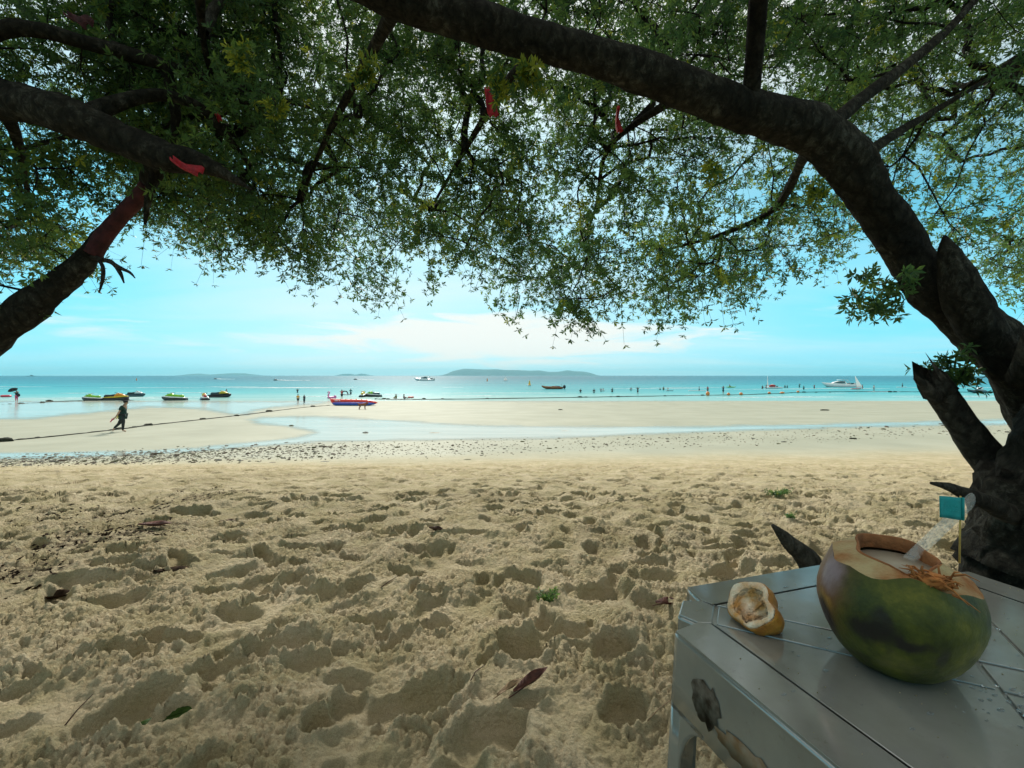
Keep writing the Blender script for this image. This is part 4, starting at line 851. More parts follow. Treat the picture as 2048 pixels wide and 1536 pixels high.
ww = MB().tube([c1 + Vector((.0006, -.0008, 0)), c2 + Vector((.0006, -.0008, 0))], .0021, 10); ww.build('flag_sleeve', teal, fl)
pr = MB(); rp_ = random.Random(2)                      # two rows of faint, unreadable print
for row, n_ in ((.42, 5), (.62, 6)):
    for i in range(n_):
        f_ = .28 + .6 * i / n_; c = c0.lerp(c1, f_).lerp(c3.lerp(c2, f_), row) + Vector((0, .0016 * math.sin(f_ * 6) - .0003, 0)); hgt = .0016
        pr.box(c, (.0004, .0002, hgt)); pr.box(c + Vector((.0006, 0, rp_.choice((-.0006, 0, .0006)))), (.0010, .0002, .0004))
pr.build('print', tprint, fo)
# the piece chopped off the top, lying on the table
rind = mat('orange_rind', (.30, .10, .012), .55, scale=22, col2=(.46, .22, .03), bump=.4, bscale=90); pith = mat('cream_pith', (.58, .28, .08), .85, scale=30, col2=(.88, .80, .64), bump=.7, bscale=110)
LP = at(1510, 1250, .703); LP.z = TZ; lid = empty('coconut_lid', LP, 0, 'orange-rinded piece chopped off the coconut lying on the table', 'coconut piece'); lid.scale = (.84,) * 3
nrm = Vector((-.66, -.22, .72)).normalized(); ax1 = nrm.cross(Vector((0, 0, 1))).normalized(); ax2 = ax1.cross(nrm).normalized(); ax2 = -ax2 if ax2.z < 0 else ax2
cen = Vector((-.004, .004, .036)); NL = 44
def lp_(a, k_, dep, fl_=True):
    rx, ry = .047, .047; kx = 1 + .09 * math.sin(2 * a + 1) + .05 * math.sin(5 * a) - .22 * math.exp(-((a - 2.5) / .35) ** 2) + .10 * math.exp(-((a - 3.3) / .18) ** 2)
    q = cen + ax1 * rx * k_ * kx * math.cos(a) + ax2 * ry * k_ * kx * math.sin(a) + nrm * dep
    if q.z < .0008: q.z = .0008
    return q
an = [2 * math.pi * i / NL for i in range(NL)]
MB().loft([[lp_(a, k_, dep) for a in an] for k_, dep in ((.35, -.050), (.72, -.044), (.95, -.030), (1.04, -.014), (1.0, .002), (.965, .0045), (.90, .003))], cap=False).build('rind', rind, lid)
MB().loft([[lp_(a, k_, dep + .0022 * mnoise.noise(Vector((math.cos(a) * k_ * 3, math.sin(a) * k_ * 3, 2))) + .0018 * mnoise.noise(Vector((math.cos(a) * k_ * 11, math.sin(a) * k_ * 11, 5)))) for a in an] for k_, dep in ((.975, .0040), (.90, .0062), (.80, .0058), (.62, .003), (.42, .001), (.2, .0015), (.03, .0015))], cap=True).build('pith', pith, lid)
# pointed root stub standing in the sand behind the coconut
g = at(1660, 1200, 2.05); sx = MB(); limb(sx, [(1672, 1225, 2.02, .075), (1640, 1170, 2.0, .068), (1612, 1120, 1.98, .055), (1580, 1086, 1.96, .034), (1545, 1050, 1.95, .006)], 6, 14, .3, 77)
base = at(1672, 1225, 2.02); o = sx.build('root_stub', deadwood); rebase(o, base); o.location = base; tag(o, 'pointed dark root stub jutting from the sand behind the coconut', 'root')

# ---------------------------------------------------------------- people
def skinned(name, V, E, rad, m, parent, root=0, sub=1):
    me = bpy.data.meshes.new(name); me.from_pydata([tuple(v) for v in V], E, []); me.materials.append(m)
    o = bpy.data.objects.new(name, me); COL.objects.link(o); o.parent = parent
    sk = o.modifiers.new('Skin', 'SKIN'); sk.use_smooth_shade = True; sk.branch_smoothing = .3
    if not me.skin_vertices:
        bpy.context.view_layer.objects.active = o
    for i, r in enumerate(rad): me.skin_vertices[0].data[i].radius = (r if hasattr(r, '__len__') else (r, r))
    me.skin_vertices[0].data[root].use_root = True
    sb_ = o.modifiers.new('Subsurf', 'SUBSURF'); sb_.levels = sub; sb_.render_levels = sub
    return o
JO = dict(pelvis=(0, 0, .92), spine=(0, 0, 1.13), chest=(0, .01, 1.34), neck=(0, .01, 1.49), jaw=(0, .035, 1.56), head=(0, .02, 1.64), crown=(0, .01, 1.70),
          shR=(.18, 0, 1.42), elR=(.23, -.02, 1.14), wrR=(.24, .05, .90), haR=(.24, .07, .80), shL=(-.18, 0, 1.42), elL=(-.23, -.02, 1.14), wrL=(-.24, .05, .90), haL=(-.24, .07, .80),
          hiR=(.09, 0, .87), knR=(.10, .02, .48), anR=(.10, -.02, .08), toR=(.11, .14, .03), hiL=(-.09, 0, .87), knL=(-.10, .02, .48), anL=(-.10, -.02, .08), toL=(-.11, .14, .03))
RAD = dict(pelvis=.128, spine=.115, chest=.132, neck=.055, jaw=.07, head=.088, crown=.055, shR=.06, elR=.042, wrR=.030, haR=.034, hiR=.085, knR=.058, anR=.038, toR=.034)
for k_ in ('sh', 'el', 'wr', 'ha', 'hi', 'kn', 'an', 'to'): RAD[k_ + 'L'] = RAD[k_ + 'R']
BONES = [('pelvis', 'spine'), ('spine', 'chest'), ('chest', 'neck'), ('neck', 'jaw'), ('jaw', 'head'), ('head', 'crown')] + [b for s in 'RL' for b in (('chest', 'sh' + s), ('sh' + s, 'el' + s), ('el' + s, 'wr' + s), ('wr' + s, 'ha' + s), ('pelvis', 'hi' + s), ('hi' + s, 'kn' + s), ('kn' + s, 'an' + s), ('an' + s, 'to' + s))]
POSES = {'stand': {}, 'wade': dict(elR=(.30, -.02, 1.18), wrR=(.36, .12, 1.02), haR=(.38, .18, .98), elL=(-.30, 0, 1.17), wrL=(-.36, .14, 1.0), haL=(-.37, .2, .97)),
         'arm_up': dict(elR=(.32, .02, 1.58), wrR=(.30, .06, 1.80), haR=(.28, .08, 1.90)), 'arms_up': dict(elR=(.34, .02, 1.56), wrR=(.36, .06, 1.78), haR=(.36, .08, 1.87), elL=(-.34, .02, 1.56), wrL=(-.36, .06, 1.78), haL=(-.36, .08, 1.87)),
         'stride': dict(knR=(.10, .16, .50), anR=(.10, .22, .09), toR=(.11, .38, .04), knL=(-.10, .0, .47), anL=(-.10, -.26, .14), toL=(-.11, -.14, .03), elR=(.24, -.14, 1.16), wrR=(.22, -.12, .92), haR=(.22, -.10, .82), elL=(-.24, .12, 1.17), wrL=(-.22, .28, .98), haL=(-.21, .33, .90)),
         'sit': dict(pelvis=(0, 0, .14), spine=(0, -.04, .34), chest=(0, -.03, .55), neck=(0, 0, .70), jaw=(0, .03, .77), head=(0, .02, .85), crown=(0, .01, .91), shR=(.18, -.02, .63), elR=(.26, .06, .40), wrR=(.20, .26, .40), haR=(.17, .34, .42), shL=(-.18, -.02, .63), elL=(-.26, .06, .40), wrL=(-.20, .26, .40), haL=(-.17, .34, .42),
                     hiR=(.09, .05, .13), knR=(.14, .42, .36), anR=(.12, .66, .08), toR=(.13, .80, .06), hiL=(-.09, .05, .13), knL=(-.14, .42, .36), anL=(-.12, .66, .08), toL=(-.13, .80, .06)),
         'carry': dict(elR=(.28, .0, 1.50), wrR=(.14, .05, 1.62), haR=(.08, .06, 1.66), elL=(-.30, .02, 1.3), wrL=(-.42, .1, 1.42), haL=(-.48, .12, 1.48))}
skin_m = flat('skin', (.40, .23, .15), .55); hair_m = flat('dark_hair', (.02, .016, .014), .6)
def cloth_m(name, c): return mat('cloth_' + name, c, .85, var=.15, scale=12)
def person(label, loc, rz=0, h=1.65, pose='stand', top=('dark', (.03, .035, .04)), bottom=('dark', (.03, .035, .04)), long_=False, sleeves='short', hair=True, joints=None, group=None, longhair=False):
    J = dict(JO); J.update(POSES[pose]); J.update(joints or {}); k_ = h / 1.72; J = {a: Vector(b) * k_ for a, b in J.items()}
    root = empty('person', loc, rz, label, 'person', group); names = list(JO); ix = {n_: i for i, n_ in enumerate(names)}
    sc = lambda r, f_=1.0, a=0.0: tuple(q * k_ * f_ + a for q in (r if hasattr(r, '__len__') else (r, r)))
    V = [J[n_] for n_ in names]; E = [(ix[a], ix[b]) for a, b in BONES]; rad = [sc(RAD[n_]) for n_ in names]
    V.append(J['jaw'] + (J['head'] - J['jaw']) * .35 + Vector((0, .10 * k_, 0))); E.append((ix['jaw'], len(V) - 1)); rad.append((.016 * k_,) * 2)     # nose
    skinned('body', V, E, rad, skin_m, root, 0)
    def shell(nm, nodes, bones, m, grow, cut=None):
        nn = list(nodes); VV = [J[a] if isinstance(a, str) else J[a[0]].lerp(J[a[1]], a[2]) for a in nn]; key = {(a if isinstance(a, str) else a): i for i, a in enumerate(nn)}
        rr = [sc(RAD[a] if isinstance(a, str) else RAD[a[0]] if not hasattr(RAD[a[0]], '__len__') else RAD[a[0]], 1.05, grow) for a in nn]
        return skinned(nm, VV, [(key[a], key[b]) for a, b in bones], rr, m, root, 0)
    if top:
        fr = {'short': .75, 'long': .98}[sleeves]; el = ('sh{}', 'el{}')
        nodes = ['pelvis', 'spine', 'chest']; bones = [('pelvis', 'spine'), ('spine', 'chest')]
        for s_ in 'RL':
            e_ = ('sh' + s_, 'el' + s_, fr); nodes += ['sh' + s_, e_]; bones += [('chest', 'sh' + s_), ('sh' + s_, e_)]
            if sleeves == 'long': nodes += ['wr' + s_]; bones += [(e_, 'wr' + s_)]
        shell('shirt', nodes, bones, cloth_m(*top), .024 * k_)
    if bottom:
        nodes = ['pelvis']; bones = []
        for s_ in 'RL':
            e_ = ('hi' + s_, 'kn' + s_, .85); nodes += ['hi' + s_, e_]; bones += [('pelvis', 'hi' + s_), ('hi' + s_, e_)]
            if long_: nodes += ['kn' + s_, 'an' + s_]; bones += [(e_, 'kn' + s_), ('kn' + s_, 'an' + s_)]
        shell('trousers' if long_ else 'shorts', nodes, bones, cloth_m(*bottom), .018 * k_)
    if hair:
        c = J['head'] + Vector((0, -.018 * k_, .018 * k_)); hb = MB().ball(c, (.098 * k_, .108 * k_, .10 * k_), 12, 8)
        if longhair: hb.ball(c + Vector((0, -.05 * k_, -.14 * k_)), (.09 * k_, .05 * k_, .17 * k_), 10, 7)
        hb.build('hair', hair_m, root)
    return root, J
DK = ('black', (.018, .022, .022)); NAVY = ('navy', (.02, .04, .06)); RED = ('red', (.45, .03, .03)); PINK = ('pink', (.55, .08, .18)); ORG = ('orange', (.75, .36, .04)); TEAL = ('teal', (.02, .16, .17)); WHT = ('white', (.7, .7, .68)); YEL = ('yellow', (.6, .42, .05)); GRN = ('green', (.012, .035, .026))
# the walker
k16 = 1.72 / 1.64
wj = {a: tuple(q * k16 for q in b) for a, b in dict(pelvis=(0, -.02, .84), spine=(0, .0, 1.02), chest=(0, .03, 1.20), neck=(0, .07, 1.36), jaw=(0, .12, 1.42), head=(0, .11, 1.50), crown=(0, .10, 1.57), shR=(.19, .05, 1.28), elR=(.25, -.04, 1.00), wrR=(.23, -.20, .76), haR=(.22, -.28, .68),
          shL=(-.19, -.02, 1.28), elL=(-.25, -.26, 1.08), wrL=(-.24, -.34, .86), haL=(-.23, -.36, .78), hiR=(.09, .0, .80), knR=(.10, .05, .44), anR=(.10, .03, .07), toR=(.11, .19, .03), hiL=(-.09, -.04, .80), knL=(-.10, -.26, .40), anL=(-.10, -.50, .16), toL=(-.11, -.56, .03)).items()}
g = on_sand(247, 863)
wk, J = person('person in dark green shirt, black trousers and wide hat walking along the rope', g, R(-82), 1.64, 'stand', GRN, DK, True, joints=wj)
hb = MB(); hc = J['head'] + Vector((0, .0, .065)); tilt = Matrix.Rotation(R(4), 3, 'X')
prof_h = [(.001, .15), (.07, .145), (.105, .10), (.12, .02), (.20, .004), (.29, -.012), (.30, -.018), (.29, -.022), (.11, -.012), (.10, 0)]
hb.loft([[hc + tilt @ Vector((r_ * math.cos(a) , r_ * 1.12 * math.sin(a) + .02, z)) for a in np.linspace(0, 2 * math.pi, 20, endpoint=False)] for r_, z in prof_h]); hb.build('wide_hat', cloth_m('black_felt', (.012, .011, .014)), wk)
sk_ = MB(); pe = J['pelvis']                            # the loose hem of the shirt over the hips
sk_.loft([[Vector((rx * math.cos(a), y0 + ry * math.sin(a), z)) for a in np.linspace(0, 2 * math.pi, 18, endpoint=False)] for rx, ry, y0, z in ((.150, .12, 0, 1.02), (.175, .15, -.02, .86), (.185, .17, -.03, .74), (.190, .18, -.04, .64), (.17, .16, -.04, .645))], cap=False); sk_.build('shirt_hem', cloth_m(*GRN), wk)
for s_ in 'RL':
    hd = MB(); w_, h_ = J['wr' + s_], J['ha' + s_]; t = (h_ - w_).normalized(); sd = t.cross(Vector((1, 0, .2))).normalized()
    for i, (o_, L_) in enumerate(((-.03, .075), (-.012, .088), (.008, .084), (.026, .066))):
        p0 = h_ + sd * o_ * .9; p1 = p0 + t * L_ * .5; hd.tube([p0, p1, p1 + t * L_ * .35 + Vector((-.022 if s_ == 'R' else .022, 0, 0))], [.010, .009, .007], 6)
    hd.tube([w_.lerp(h_, .5) + sd * .02, h_ + sd * .05, h_ + sd * .055 + t * .03], [.012, .010, .008], 6); hd.build('fingers', skin_m, wk)
def sandal(label, off, col, name):
    sn = empty('sandal', g + Matrix.Rotation(R(-82), 3, 'Z') @ Vector(off), R(-82), label, 'sandal'); m_ = flat(name, col)
    MB().prism([(.045 * math.cos(a) * (1.0 + .15 * math.sin(a)), .13 * math.sin(a)) for a in np.linspace(0, 2 * math.pi, 18, endpoint=False)], -.012, .012).build('sole', m_, sn, False, .004)
    MB().tube([(-.04, .0, .01), (-.02, .05, .05), (0, .08, .015), (.02, .05, .05), (.04, 0, .01)], .008, 6).build('strap', m_, sn); sn.rotation_euler.x = R(50); return sn
sandal('pink sandal held in the walking person\'s hand', (.23, -.37, .60), (.62, .08, .16), 'pink_rubber')
sandal('yellow sandal held in the walking person\'s rear hand', (-.22, -.40, .72), (.55, .55, .08), 'yellow_rubber')

def shore(x, y): p = gp(x, y); p.z = float(zbase(p.y)); return p
def wader(x, y, depth=.75):                             # a spot in the sea where the water meets the figure at photo row y
    p = sp_(x, y); p.z = max(float(zbase(p.y)), SEA - depth); return p
person('child in orange shirt standing on the wet sand', shore(596, 807.5), R(10), 1.28, 'stand', ORG, DK)
person('dark-clothed child standing beside the one in orange', shore(608.5, 807), R(60), 1.18, 'stand', NAVY, NAVY, True)
person('bather raising both arms in the water behind the two children', wader(595, 785, 1.1), R(10), 1.6, 'arms_up', NAVY, NAVY)
p = wader(33, 803, .15); pe_, J = person('person in pink trousers holding a black umbrella at the water\'s edge', p, R(20), 1.62, 'carry', DK, PINK, True)
um = empty('umbrella', p + Vector((-.30, 0, 1.50)), 0, 'black umbrella held by the person in pink trousers', 'umbrella'); ub = MB()
tl = Matrix.Rotation(R(-32), 3, 'Y')
ub.loft([[tl @ Vector((r_ * math.cos(a), r_ * math.sin(a), z)) + Vector((-.15, 0, .05)) for a in np.linspace(0, 2 * math.pi, 16, endpoint=False)] for r_, z in ((.02, .50), (.2, .46), (.42, .34), (.56, .18), (.55, .17), (.4, .32), (.02, .47))]); ub.build('canopy', cloth_m('umbrella', (.015, .02, .025)), um)
MB().tube([tl @ Vector((0, 0, -.25)) + Vector((-.15, 0, .05)), tl @ Vector((0, 0, .55)) + Vector((-.15, 0, .05))], .012, 6).build('shaft', flat('grey_metal', (.25, .25, .26), .4), um)
bg_ = MB().ball((0, 0, 0), (.22, .14, .26), 12, 8); o = bg_.build('shoulder_bag', cloth_m('bag', (.015, .017, .03))); o.location = p + Vector((.36, -.05, .95)); tag(o, 'black bag slung on the person in pink trousers', 'bag')
person('person in red shirt and black shorts standing by the pink float', wader(683.5, 798, .2), R(-10), 1.6, 'carry', RED, DK)
person('dark-clothed bather standing near the black arch', wader(701.5, 788, .7), R(30), 1.65, 'wade', TEAL, NAVY)
person('bather in olive sitting at the edge of the water', wader(792, 797.5, .12), R(60), 1.6, 'sit', ('olive', (.12, .13, .03)), ('olive', (.12, .13, .03)), longhair=True)
person('bather in a mauve top sitting beside the pink ring', wader(808, 797.5, .12), R(-60), 1.6, 'sit', ('mauve', (.28, .10, .12)), DK, longhair=True)
for (x, y, dep, lab, pose, t_, b_2, rz, h) in (
    (1161, 785, 1.25, 'lone swimmer with only the head showing near the wooden boat', 'wade', DK, DK, 0, 1.6), (1188, 785.5, 1.15, 'swimmer up to the shoulders beyond the lone head', 'wade', DK, DK, 0, 1.65),
    (1202, 783, .85, 'bather splashing with arms raised beside another', 'arms_up', ('grey', (.3, .3, .3)), NAVY, 20, 1.6), (1206.5, 782.5, .85, 'bather in pale top caught in the splash', 'wade', WHT, NAVY, -30, 1.55),
    (1224.5, 784, .7, 'upright bather in black standing alone in the sea', 'stand', TEAL, DK, 10, 1.7), (1262, 781, .8, 'bather in grey beside the one lifting both arms', 'wade', ('grey', (.3, .3, .3)), NAVY, -20, 1.6),
    (1275.5, 787, .25, 'bather in black with both arms lifted at the shallow edge', 'arms_up', DK, DK, 5, 1.62), (1320, 779.5, 1.0, 'small teal-clad swimmer left of the one in olive', 'wade', TEAL, TEAL, 0, 1.5),
    (1327, 780, .75, 'bather in olive top standing in the turquoise water', 'stand', ('olive', (.12, .13, .03)), NAVY, 0, 1.65), (1336, 781, .9, 'bather in white and black pushing a dark board', 'carry', WHT, DK, 30, 1.6),
    (1398.5, 781, .55, 'slim person in pale blue wading past the white foam line', 'stride', ('paleblue', (.3, .45, .5)), NAVY, 80, 1.6), (1415.5, 782.5, .45, 'person in red top and black shorts behind the tall orange buoy', 'wade', RED, DK, 10, 1.66),
    (1446.5, 787.5, .12, 'tall person in navy lifting something to the shoulder', 'carry', NAVY, NAVY, 20, 1.75),
    (1525, 777.5, .7, 'wader in black standing apart from the first sail', 'stand', DK, DK, 0, 1.65), (1532.5, 777, .6, 'wader in dark clothes holding the first sailboard', 'carry', DK, DK, 40, 1.7), (1570, 775.5, .8, 'wader in teal beyond the raft', 'stand', TEAL, TEAL, 0, 1.7),
    (1574.5, 775.5, .8, 'second wader in teal beside another beyond the raft', 'stand', TEAL, NAVY, 20, 1.65), (1599, 775.5, .45, 'wader in teal with one arm raised', 'arm_up', TEAL, TEAL, -20, 1.7), (1607.5, 779, .5, 'thin wader in dark teal beyond the last orange buoy', 'stand', TEAL, TEAL, 0, 1.55),
    (1628.5, 777, .5, 'bather in mauve facing the big speedboat', 'carry', ('mauve', (.28, .10, .12)), NAVY, -60, 1.6), (1725, 778, .35, 'person in mauve standing behind the white sail', 'carry', ('mauve', (.28, .10, .12)), RED, 60, 1.65),
    (1748, 781.5, .15, 'person in white standing in the shallows beyond the white sail', 'stand', WHT, ('paleblue', (.3, .45, .5)), 0, 1.6), (1805, 774, .4, 'person in teal standing on a pale board far along the shore', 'stride', TEAL, NAVY, 60, 1.7)):
    person(lab, wader(x, y, dep), R(rz), h, pose, t_, b_2)

# ---------------------------------------------------------------- dog
g = shore(725, 818.5); dog = empty('dog', g, R(8), 'brown dog standing on the sand beside the banana boat', 'dog'); fur = mat('brown_fur', (.20, .075, .035), .9, var=.3, scale=9, bump=.4, bscale=50)
DV = [(-.28, 0, .46), (-.05, 0, .43), (.22, 0, .47), (.36, 0, .56), (.46, 0, .58), (.58, 0, .54), (-.42, 0, .52), (-.55, 0, .62)]; DE = [(0, 1), (1, 2), (2, 3), (3, 4), (4, 5), (0, 6), (6, 7)]; DR = [.10, .095, .125, .075, .07, .035, .025, .012]
for sx in (-1, 1):
    b = len(DV); DV += [(-.26, sx * .09, .34), (-.19, sx * .10, .24), (-.32, sx * .10, .13), (-.28, sx * .10, .02), (-.23, sx * .10, .015)]; DE += [(0, b), (b, b + 1), (b + 1, b + 2), (b + 2, b + 3), (b + 3, b + 4)]; DR += [.07, .045, .028, .024, .022]
    b = len(DV); DV += [(.24, sx * .09, .34), (.22, sx * .09, .20), (.24, sx * .09, .02), (.29, sx * .09, .015)]; DE += [(2, b), (b, b + 1), (b + 1, b + 2), (b + 2, b + 3)]; DR += [.055, .033, .025, .022]
    b = len(DV); DV += [(.43, sx * .05, .66)]; DE += [(4, b)]; DR += [.02]
skinned('body', DV, DE, [r_ * 1.22 for r_ in DR], fur, dog, 1); dog.scale = (1.12,) * 3

# ---------------------------------------------------------------- jet skis
def ell(x, w, z0, z1, n=14, p=2.4, cz=None):
    zc = (z0 + z1) / 2; out = []
    for i in range(n):
        a = 2 * math.pi * i / n; c, s = math.cos(a), math.sin(a); out.append((x, math.copysign(abs(c) ** (2 / p), c) * w, zc + math.copysign(abs(s) ** (2 / p), s) * (z1 - z0) / 2))
    return out
def jet_ski(label, loc, rz, hullc, deckc, cowlc, seatc, sc=1.0, group='jet skis at the water\'s edge'):
    r = empty('jet_ski', loc, rz, label, 'jet ski', group); r.scale = (sc,) * 3
    MB().loft([ell(x, w, z0, z1) for x, w, z0, z1 in ((-1.65, .48, -.12, .26), (-1.5, .56, -.18, .28), (-.6, .60, -.22, .30), (.4, .58, -.22, .34), (1.0, .46, -.14, .40), (1.45, .24, .04, .46), (1.68, .05, .28, .48))]).build('hull', hullc, r)
    MB().loft([ell(x, w, z0, z1) for x, w, z0, z1 in ((-1.62, .42, .24, .36), (-.7, .50, .26, .44), (.3, .52, .28, .50), (.95, .42, .34, .58), (1.35, .22, .40, .58), (1.6, .06, .42, .52))]).build('deck', deckc, r)
    MB().loft([ell(x, w, z0, z1) for x, w, z0, z1 in ((-.05, .20, .42, .70), (.25, .28, .42, .94), (.55, .30, .44, .92), (.95, .24, .46, .76), (1.3, .10, .48, .60))]).build('cowl', cowlc, r)
    MB().loft([ell(x, w, z0, z1) for x, w, z0, z1 in ((-1.35, .16, .34, .62), (-1.2, .20, .36, .74), (-.6, .20, .38, .72), (-.25, .18, .40, .78), (.12, .16, .42, .80))]).build('seat', seatc, r)
    MB().tube([(.18, -.40, 1.00), (.24, -.2, .98), (.30, 0, .94), (.24, .2, .98), (.18, .40, 1.00)], .03, 8).build('handlebar', dk_plastic, r)
    for s_ in (-1, 1): MB().ball((.62, s_ * .33, .86), (.07, .06, .05), 8, 6).build('mirror', dk_plastic, r)
    return r
dk_plastic = flat('black_gelcoat', (.015, .016, .018), .3); wh_gel = flat('white_gelcoat', (.72, .74, .72), .25); lime = flat('lime_gelcoat', (.22, .52, .03), .3); orange_g = flat('orange_gelcoat', (.70, .27, .02), .3); yellow_g = flat('yellow_gelcoat', (.65, .48, .03), .3); tealdk = flat('slate_gelcoat', (.03, .07, .085), .3); red_g = flat('red_gelcoat', (.45, .04, .03), .3)
def water_at(x, y): p = sp_(x, y); p.z = SEA + .06; return p
J0 = jet_ski('lime green jet ski with black hull moored behind the walking person', water_at(184, 801), R(176), dk_plastic, wh_gel, lime, lime)
jet_ski('orange and yellow jet ski with black seat moored behind the walking person', water_at(231, 800.5), R(8), dk_plastic, yellow_g, orange_g, dk_plastic, 1.15)
jet_ski('slate grey jet ski lying farther out than the orange one', water_at(271, 793), R(6), tealdk, tealdk, wh_gel, dk_plastic, 1.0)
jet_ski('lime green jet ski with white deck lying alone', water_at(348, 800.5), R(182), dk_plastic, wh_gel, lime, lime, 1.12)
jet_ski('white jet ski with yellow cowl and red seat seen end on', water_at(409, 799.5), R(130), dk_plastic, wh_gel, yellow_g, red_g, 1.05)
jet_ski('black and yellow jet ski carrying a rider at its front', water_at(440, 794.5), R(4), dk_plastic, dk_plastic, yellow_g, tealdk, 1.15)
person('rider in dark clothes on the front of the black and yellow jet ski', water_at(453, 794) + Vector((0, 0, .55)), R(90), 1.5, 'sit', NAVY, DK)
jet_ski('yellow jet ski seen end on beside the striped banana boat', water_at(726, 793.5), R(100), dk_plastic, wh_gel, yellow_g, yellow_g)
jet_ski('green and white jet ski next to the yellow one', water_at(746, 793.5), R(165), dk_plastic, wh_gel, lime, tealdk, 1.0)
# riders far out and their wakes
foam_m = mat('white_foam', (.80, .84, .83), .7, var=.06, scale=2, bump=.8, bscale=2)
def far_ski(label, x, y, rz, wl, dirn):
    p = water_at(x, y); jet_ski(label, p, R(rz), dk_plastic, wh_gel, tealdk, dk_plastic, 1.1, 'jet skis speeding far out')
    person('rider on the ' + label, p + Vector((-.25 if abs(rz) < 90 else .25, 0, .50)), R(rz - 90), 1.6, 'sit', NAVY, DK)
    w = MB(); n = 26; r = random.Random(int(x)); rings = []
    for i in range(n):
        f_ = i / (n - 1); xx = dirn * (1.2 + f_ * wl); hw = .4 + 2.2 * f_ ** .7; hh = (.75 * math.exp(-f_ * 5) + .12) * r.uniform(.6, 1.2)
        rings.append([(xx, hw * math.cos(a) * r.uniform(.8, 1.2), max(hh * math.sin(a) * r.uniform(.6, 1.2), -.15)) for a in np.linspace(0, 2 * math.pi, 12, endpoint=False)])
    o = w.loft(rings).build('white_wake', foam_m); o.location = p; tag(o, 'white wake trailing from the ' + label, 'wake', kind=None)
far_ski('jet ski throwing a tall spray below the open sky', 551, 761, 175, 26, 1); far_ski('jet ski speeding towards the low double islet', 711, 759.5, 180, 16, 1); far_ski('dark jet ski racing under the low flat island', 431, 758.5, 180, 18, 1)

# ---------------------------------------------------------------- banana boat
g = shore(706, 811); g.z = float(zbase(g.y)); bb = empty('banana_boat', g, R(-4), 'red and blue inflatable banana boat lying on the wet sand', 'inflatable boat'); bb.scale = (1, 1, .78); br = flat('red_pvc', (.70, .045, .03), .35); bl_ = flat('blue_pvc', (.02, .09, .42), .35); wh_p = flat('white_pvc', (.78, .76, .70), .4); ylw = flat('yellow_handle', (.70, .55, .10), .5)
def circ(x, y, z, r, n=16, sq=1.0): return [(x, y + r * math.cos(a), z + r * sq * math.sin(a)) for a in np.linspace(0, 2 * math.pi, n, endpoint=False)]
MB().loft([circ(*q) for q in ((-3.05, 0, 1.10, .03), (-2.85, 0, .98, .14), (-2.55, 0, .82, .27), (-2.2, 0, .72, .33), (-1.6, 0, .68, .34), (0, 0, .66, .34), (1.6, 0, .64, .34), (2.3, 0, .56, .32), (2.75, 0, .50, .22), (3.15, 0, .46, .05))]).build('top_tube', br, bb)
for s_ in (-1, 1):
    fo = MB().loft([circ(*q) for q in ((-2.55, s_ * .30, .36, .05), (-2.3, s_ * .42, .32, .22), (-1.9, s_ * .48, .30, .29), (0, s_ * .5, .29, .29), (1.9, s_ * .46, .29, .28), (2.5, s_ * .36, .30, .20), (2.9, s_ * .2, .34, .05))]).build('side_float', bl_, bb)
    MB().tube([(-2.2, s_ * .70 , .46), (0, s_ * .76, .47), (2.2, s_ * .66, .44)], .03, 6).build('purple_seam', flat('purple_pvc', (.42, .06, .34), .4), fo)
MB().loft([circ(*q) for q in ((-3.0, 0, 1.06, .05), (-2.75, -.02, .80, .30), (-2.45, -.02, .42, .34), (-2.35, 0, .20, .10))]).build('bow_fender', br, bb)
for i in range(6): MB().tube([(-1.6 + i * .68, -.20, .93), (-1.6 + i * .68, -.10, 1.06), (-1.6 + i * .68, .10, 1.06), (-1.6 + i * .68, .20, .93)], .035, 8).build('handle', ylw, bb)
for i, x in enumerate((-2.15, -1.98, -1.81, -1.58)): MB().box((x, -.345, .80), (.10, .03, .16)).build('white_letter', wh_p, bb, False)

# floats
pinkm = flat('pink_vinyl', (.70, .22, .42), .35); p = water_at(664, 796.5); fm = empty('flamingo_float', p, R(165), 'pink flamingo swim ring floating behind the banana boat', 'swim ring'); fm.scale = (.8, .8, .72)
MB().loft([[((.62 + .24 * math.cos(b)) * math.cos(a) * 1.15, (.62 + .24 * math.cos(b)) * math.sin(a), .12 + .24 * math.sin(b)) for b in np.linspace(0, 2 * math.pi, 12, endpoint=False)] for a in np.linspace(0, 2 * math.pi, 29)], cap=False).build('ring', pinkm, fm)
nk = MB(); nk.tube(catmull([(.70, 0, .2), (.95, 0, .55), (.80, 0, .95), (.62, 0, 1.22), (.72, 0, 1.42), (.95, 0, 1.38)], 5), [.16] * 12 + [.13] * 8 + [.15] * 6, 10); nk.build('neck', pinkm, fm)
MB().tube([(.95, 0, 1.38), (1.12, 0, 1.28), (1.16, 0, 1.14)], [.11, .07, .02], 8).build('beak', dk_plastic, fm); MB().ball((-.75, 0, .45), (.3, .25, .22), 10, 7).build('tail', pinkm, fm)
def swim_ring(label, x, y, r, m_, rz=0):
    p = water_at(x, y); o = MB().loft([[((r + r * .32 * math.cos(b)) * math.cos(a), (r + r * .32 * math.cos(b)) * math.sin(a), r * .22 + r * .36 * math.sin(b)) for b in np.linspace(0, 2 * math.pi, 10, endpoint=False)] for a in np.linspace(0, 2 * math.pi, 25)], cap=False).build('swim_ring', m_); o.location = p; return tag(o, label, 'swim ring')
swim_ring('coral pink swim ring floating beside the seated bathers', 821.5, 796, .42, flat('coral_vinyl', (.70, .22, .18), .4)); swim_ring('red swim ring with a dark side floating by the umbrella', 12, 794, .55, flat('red_vinyl', (.62, .06, .09), .4))
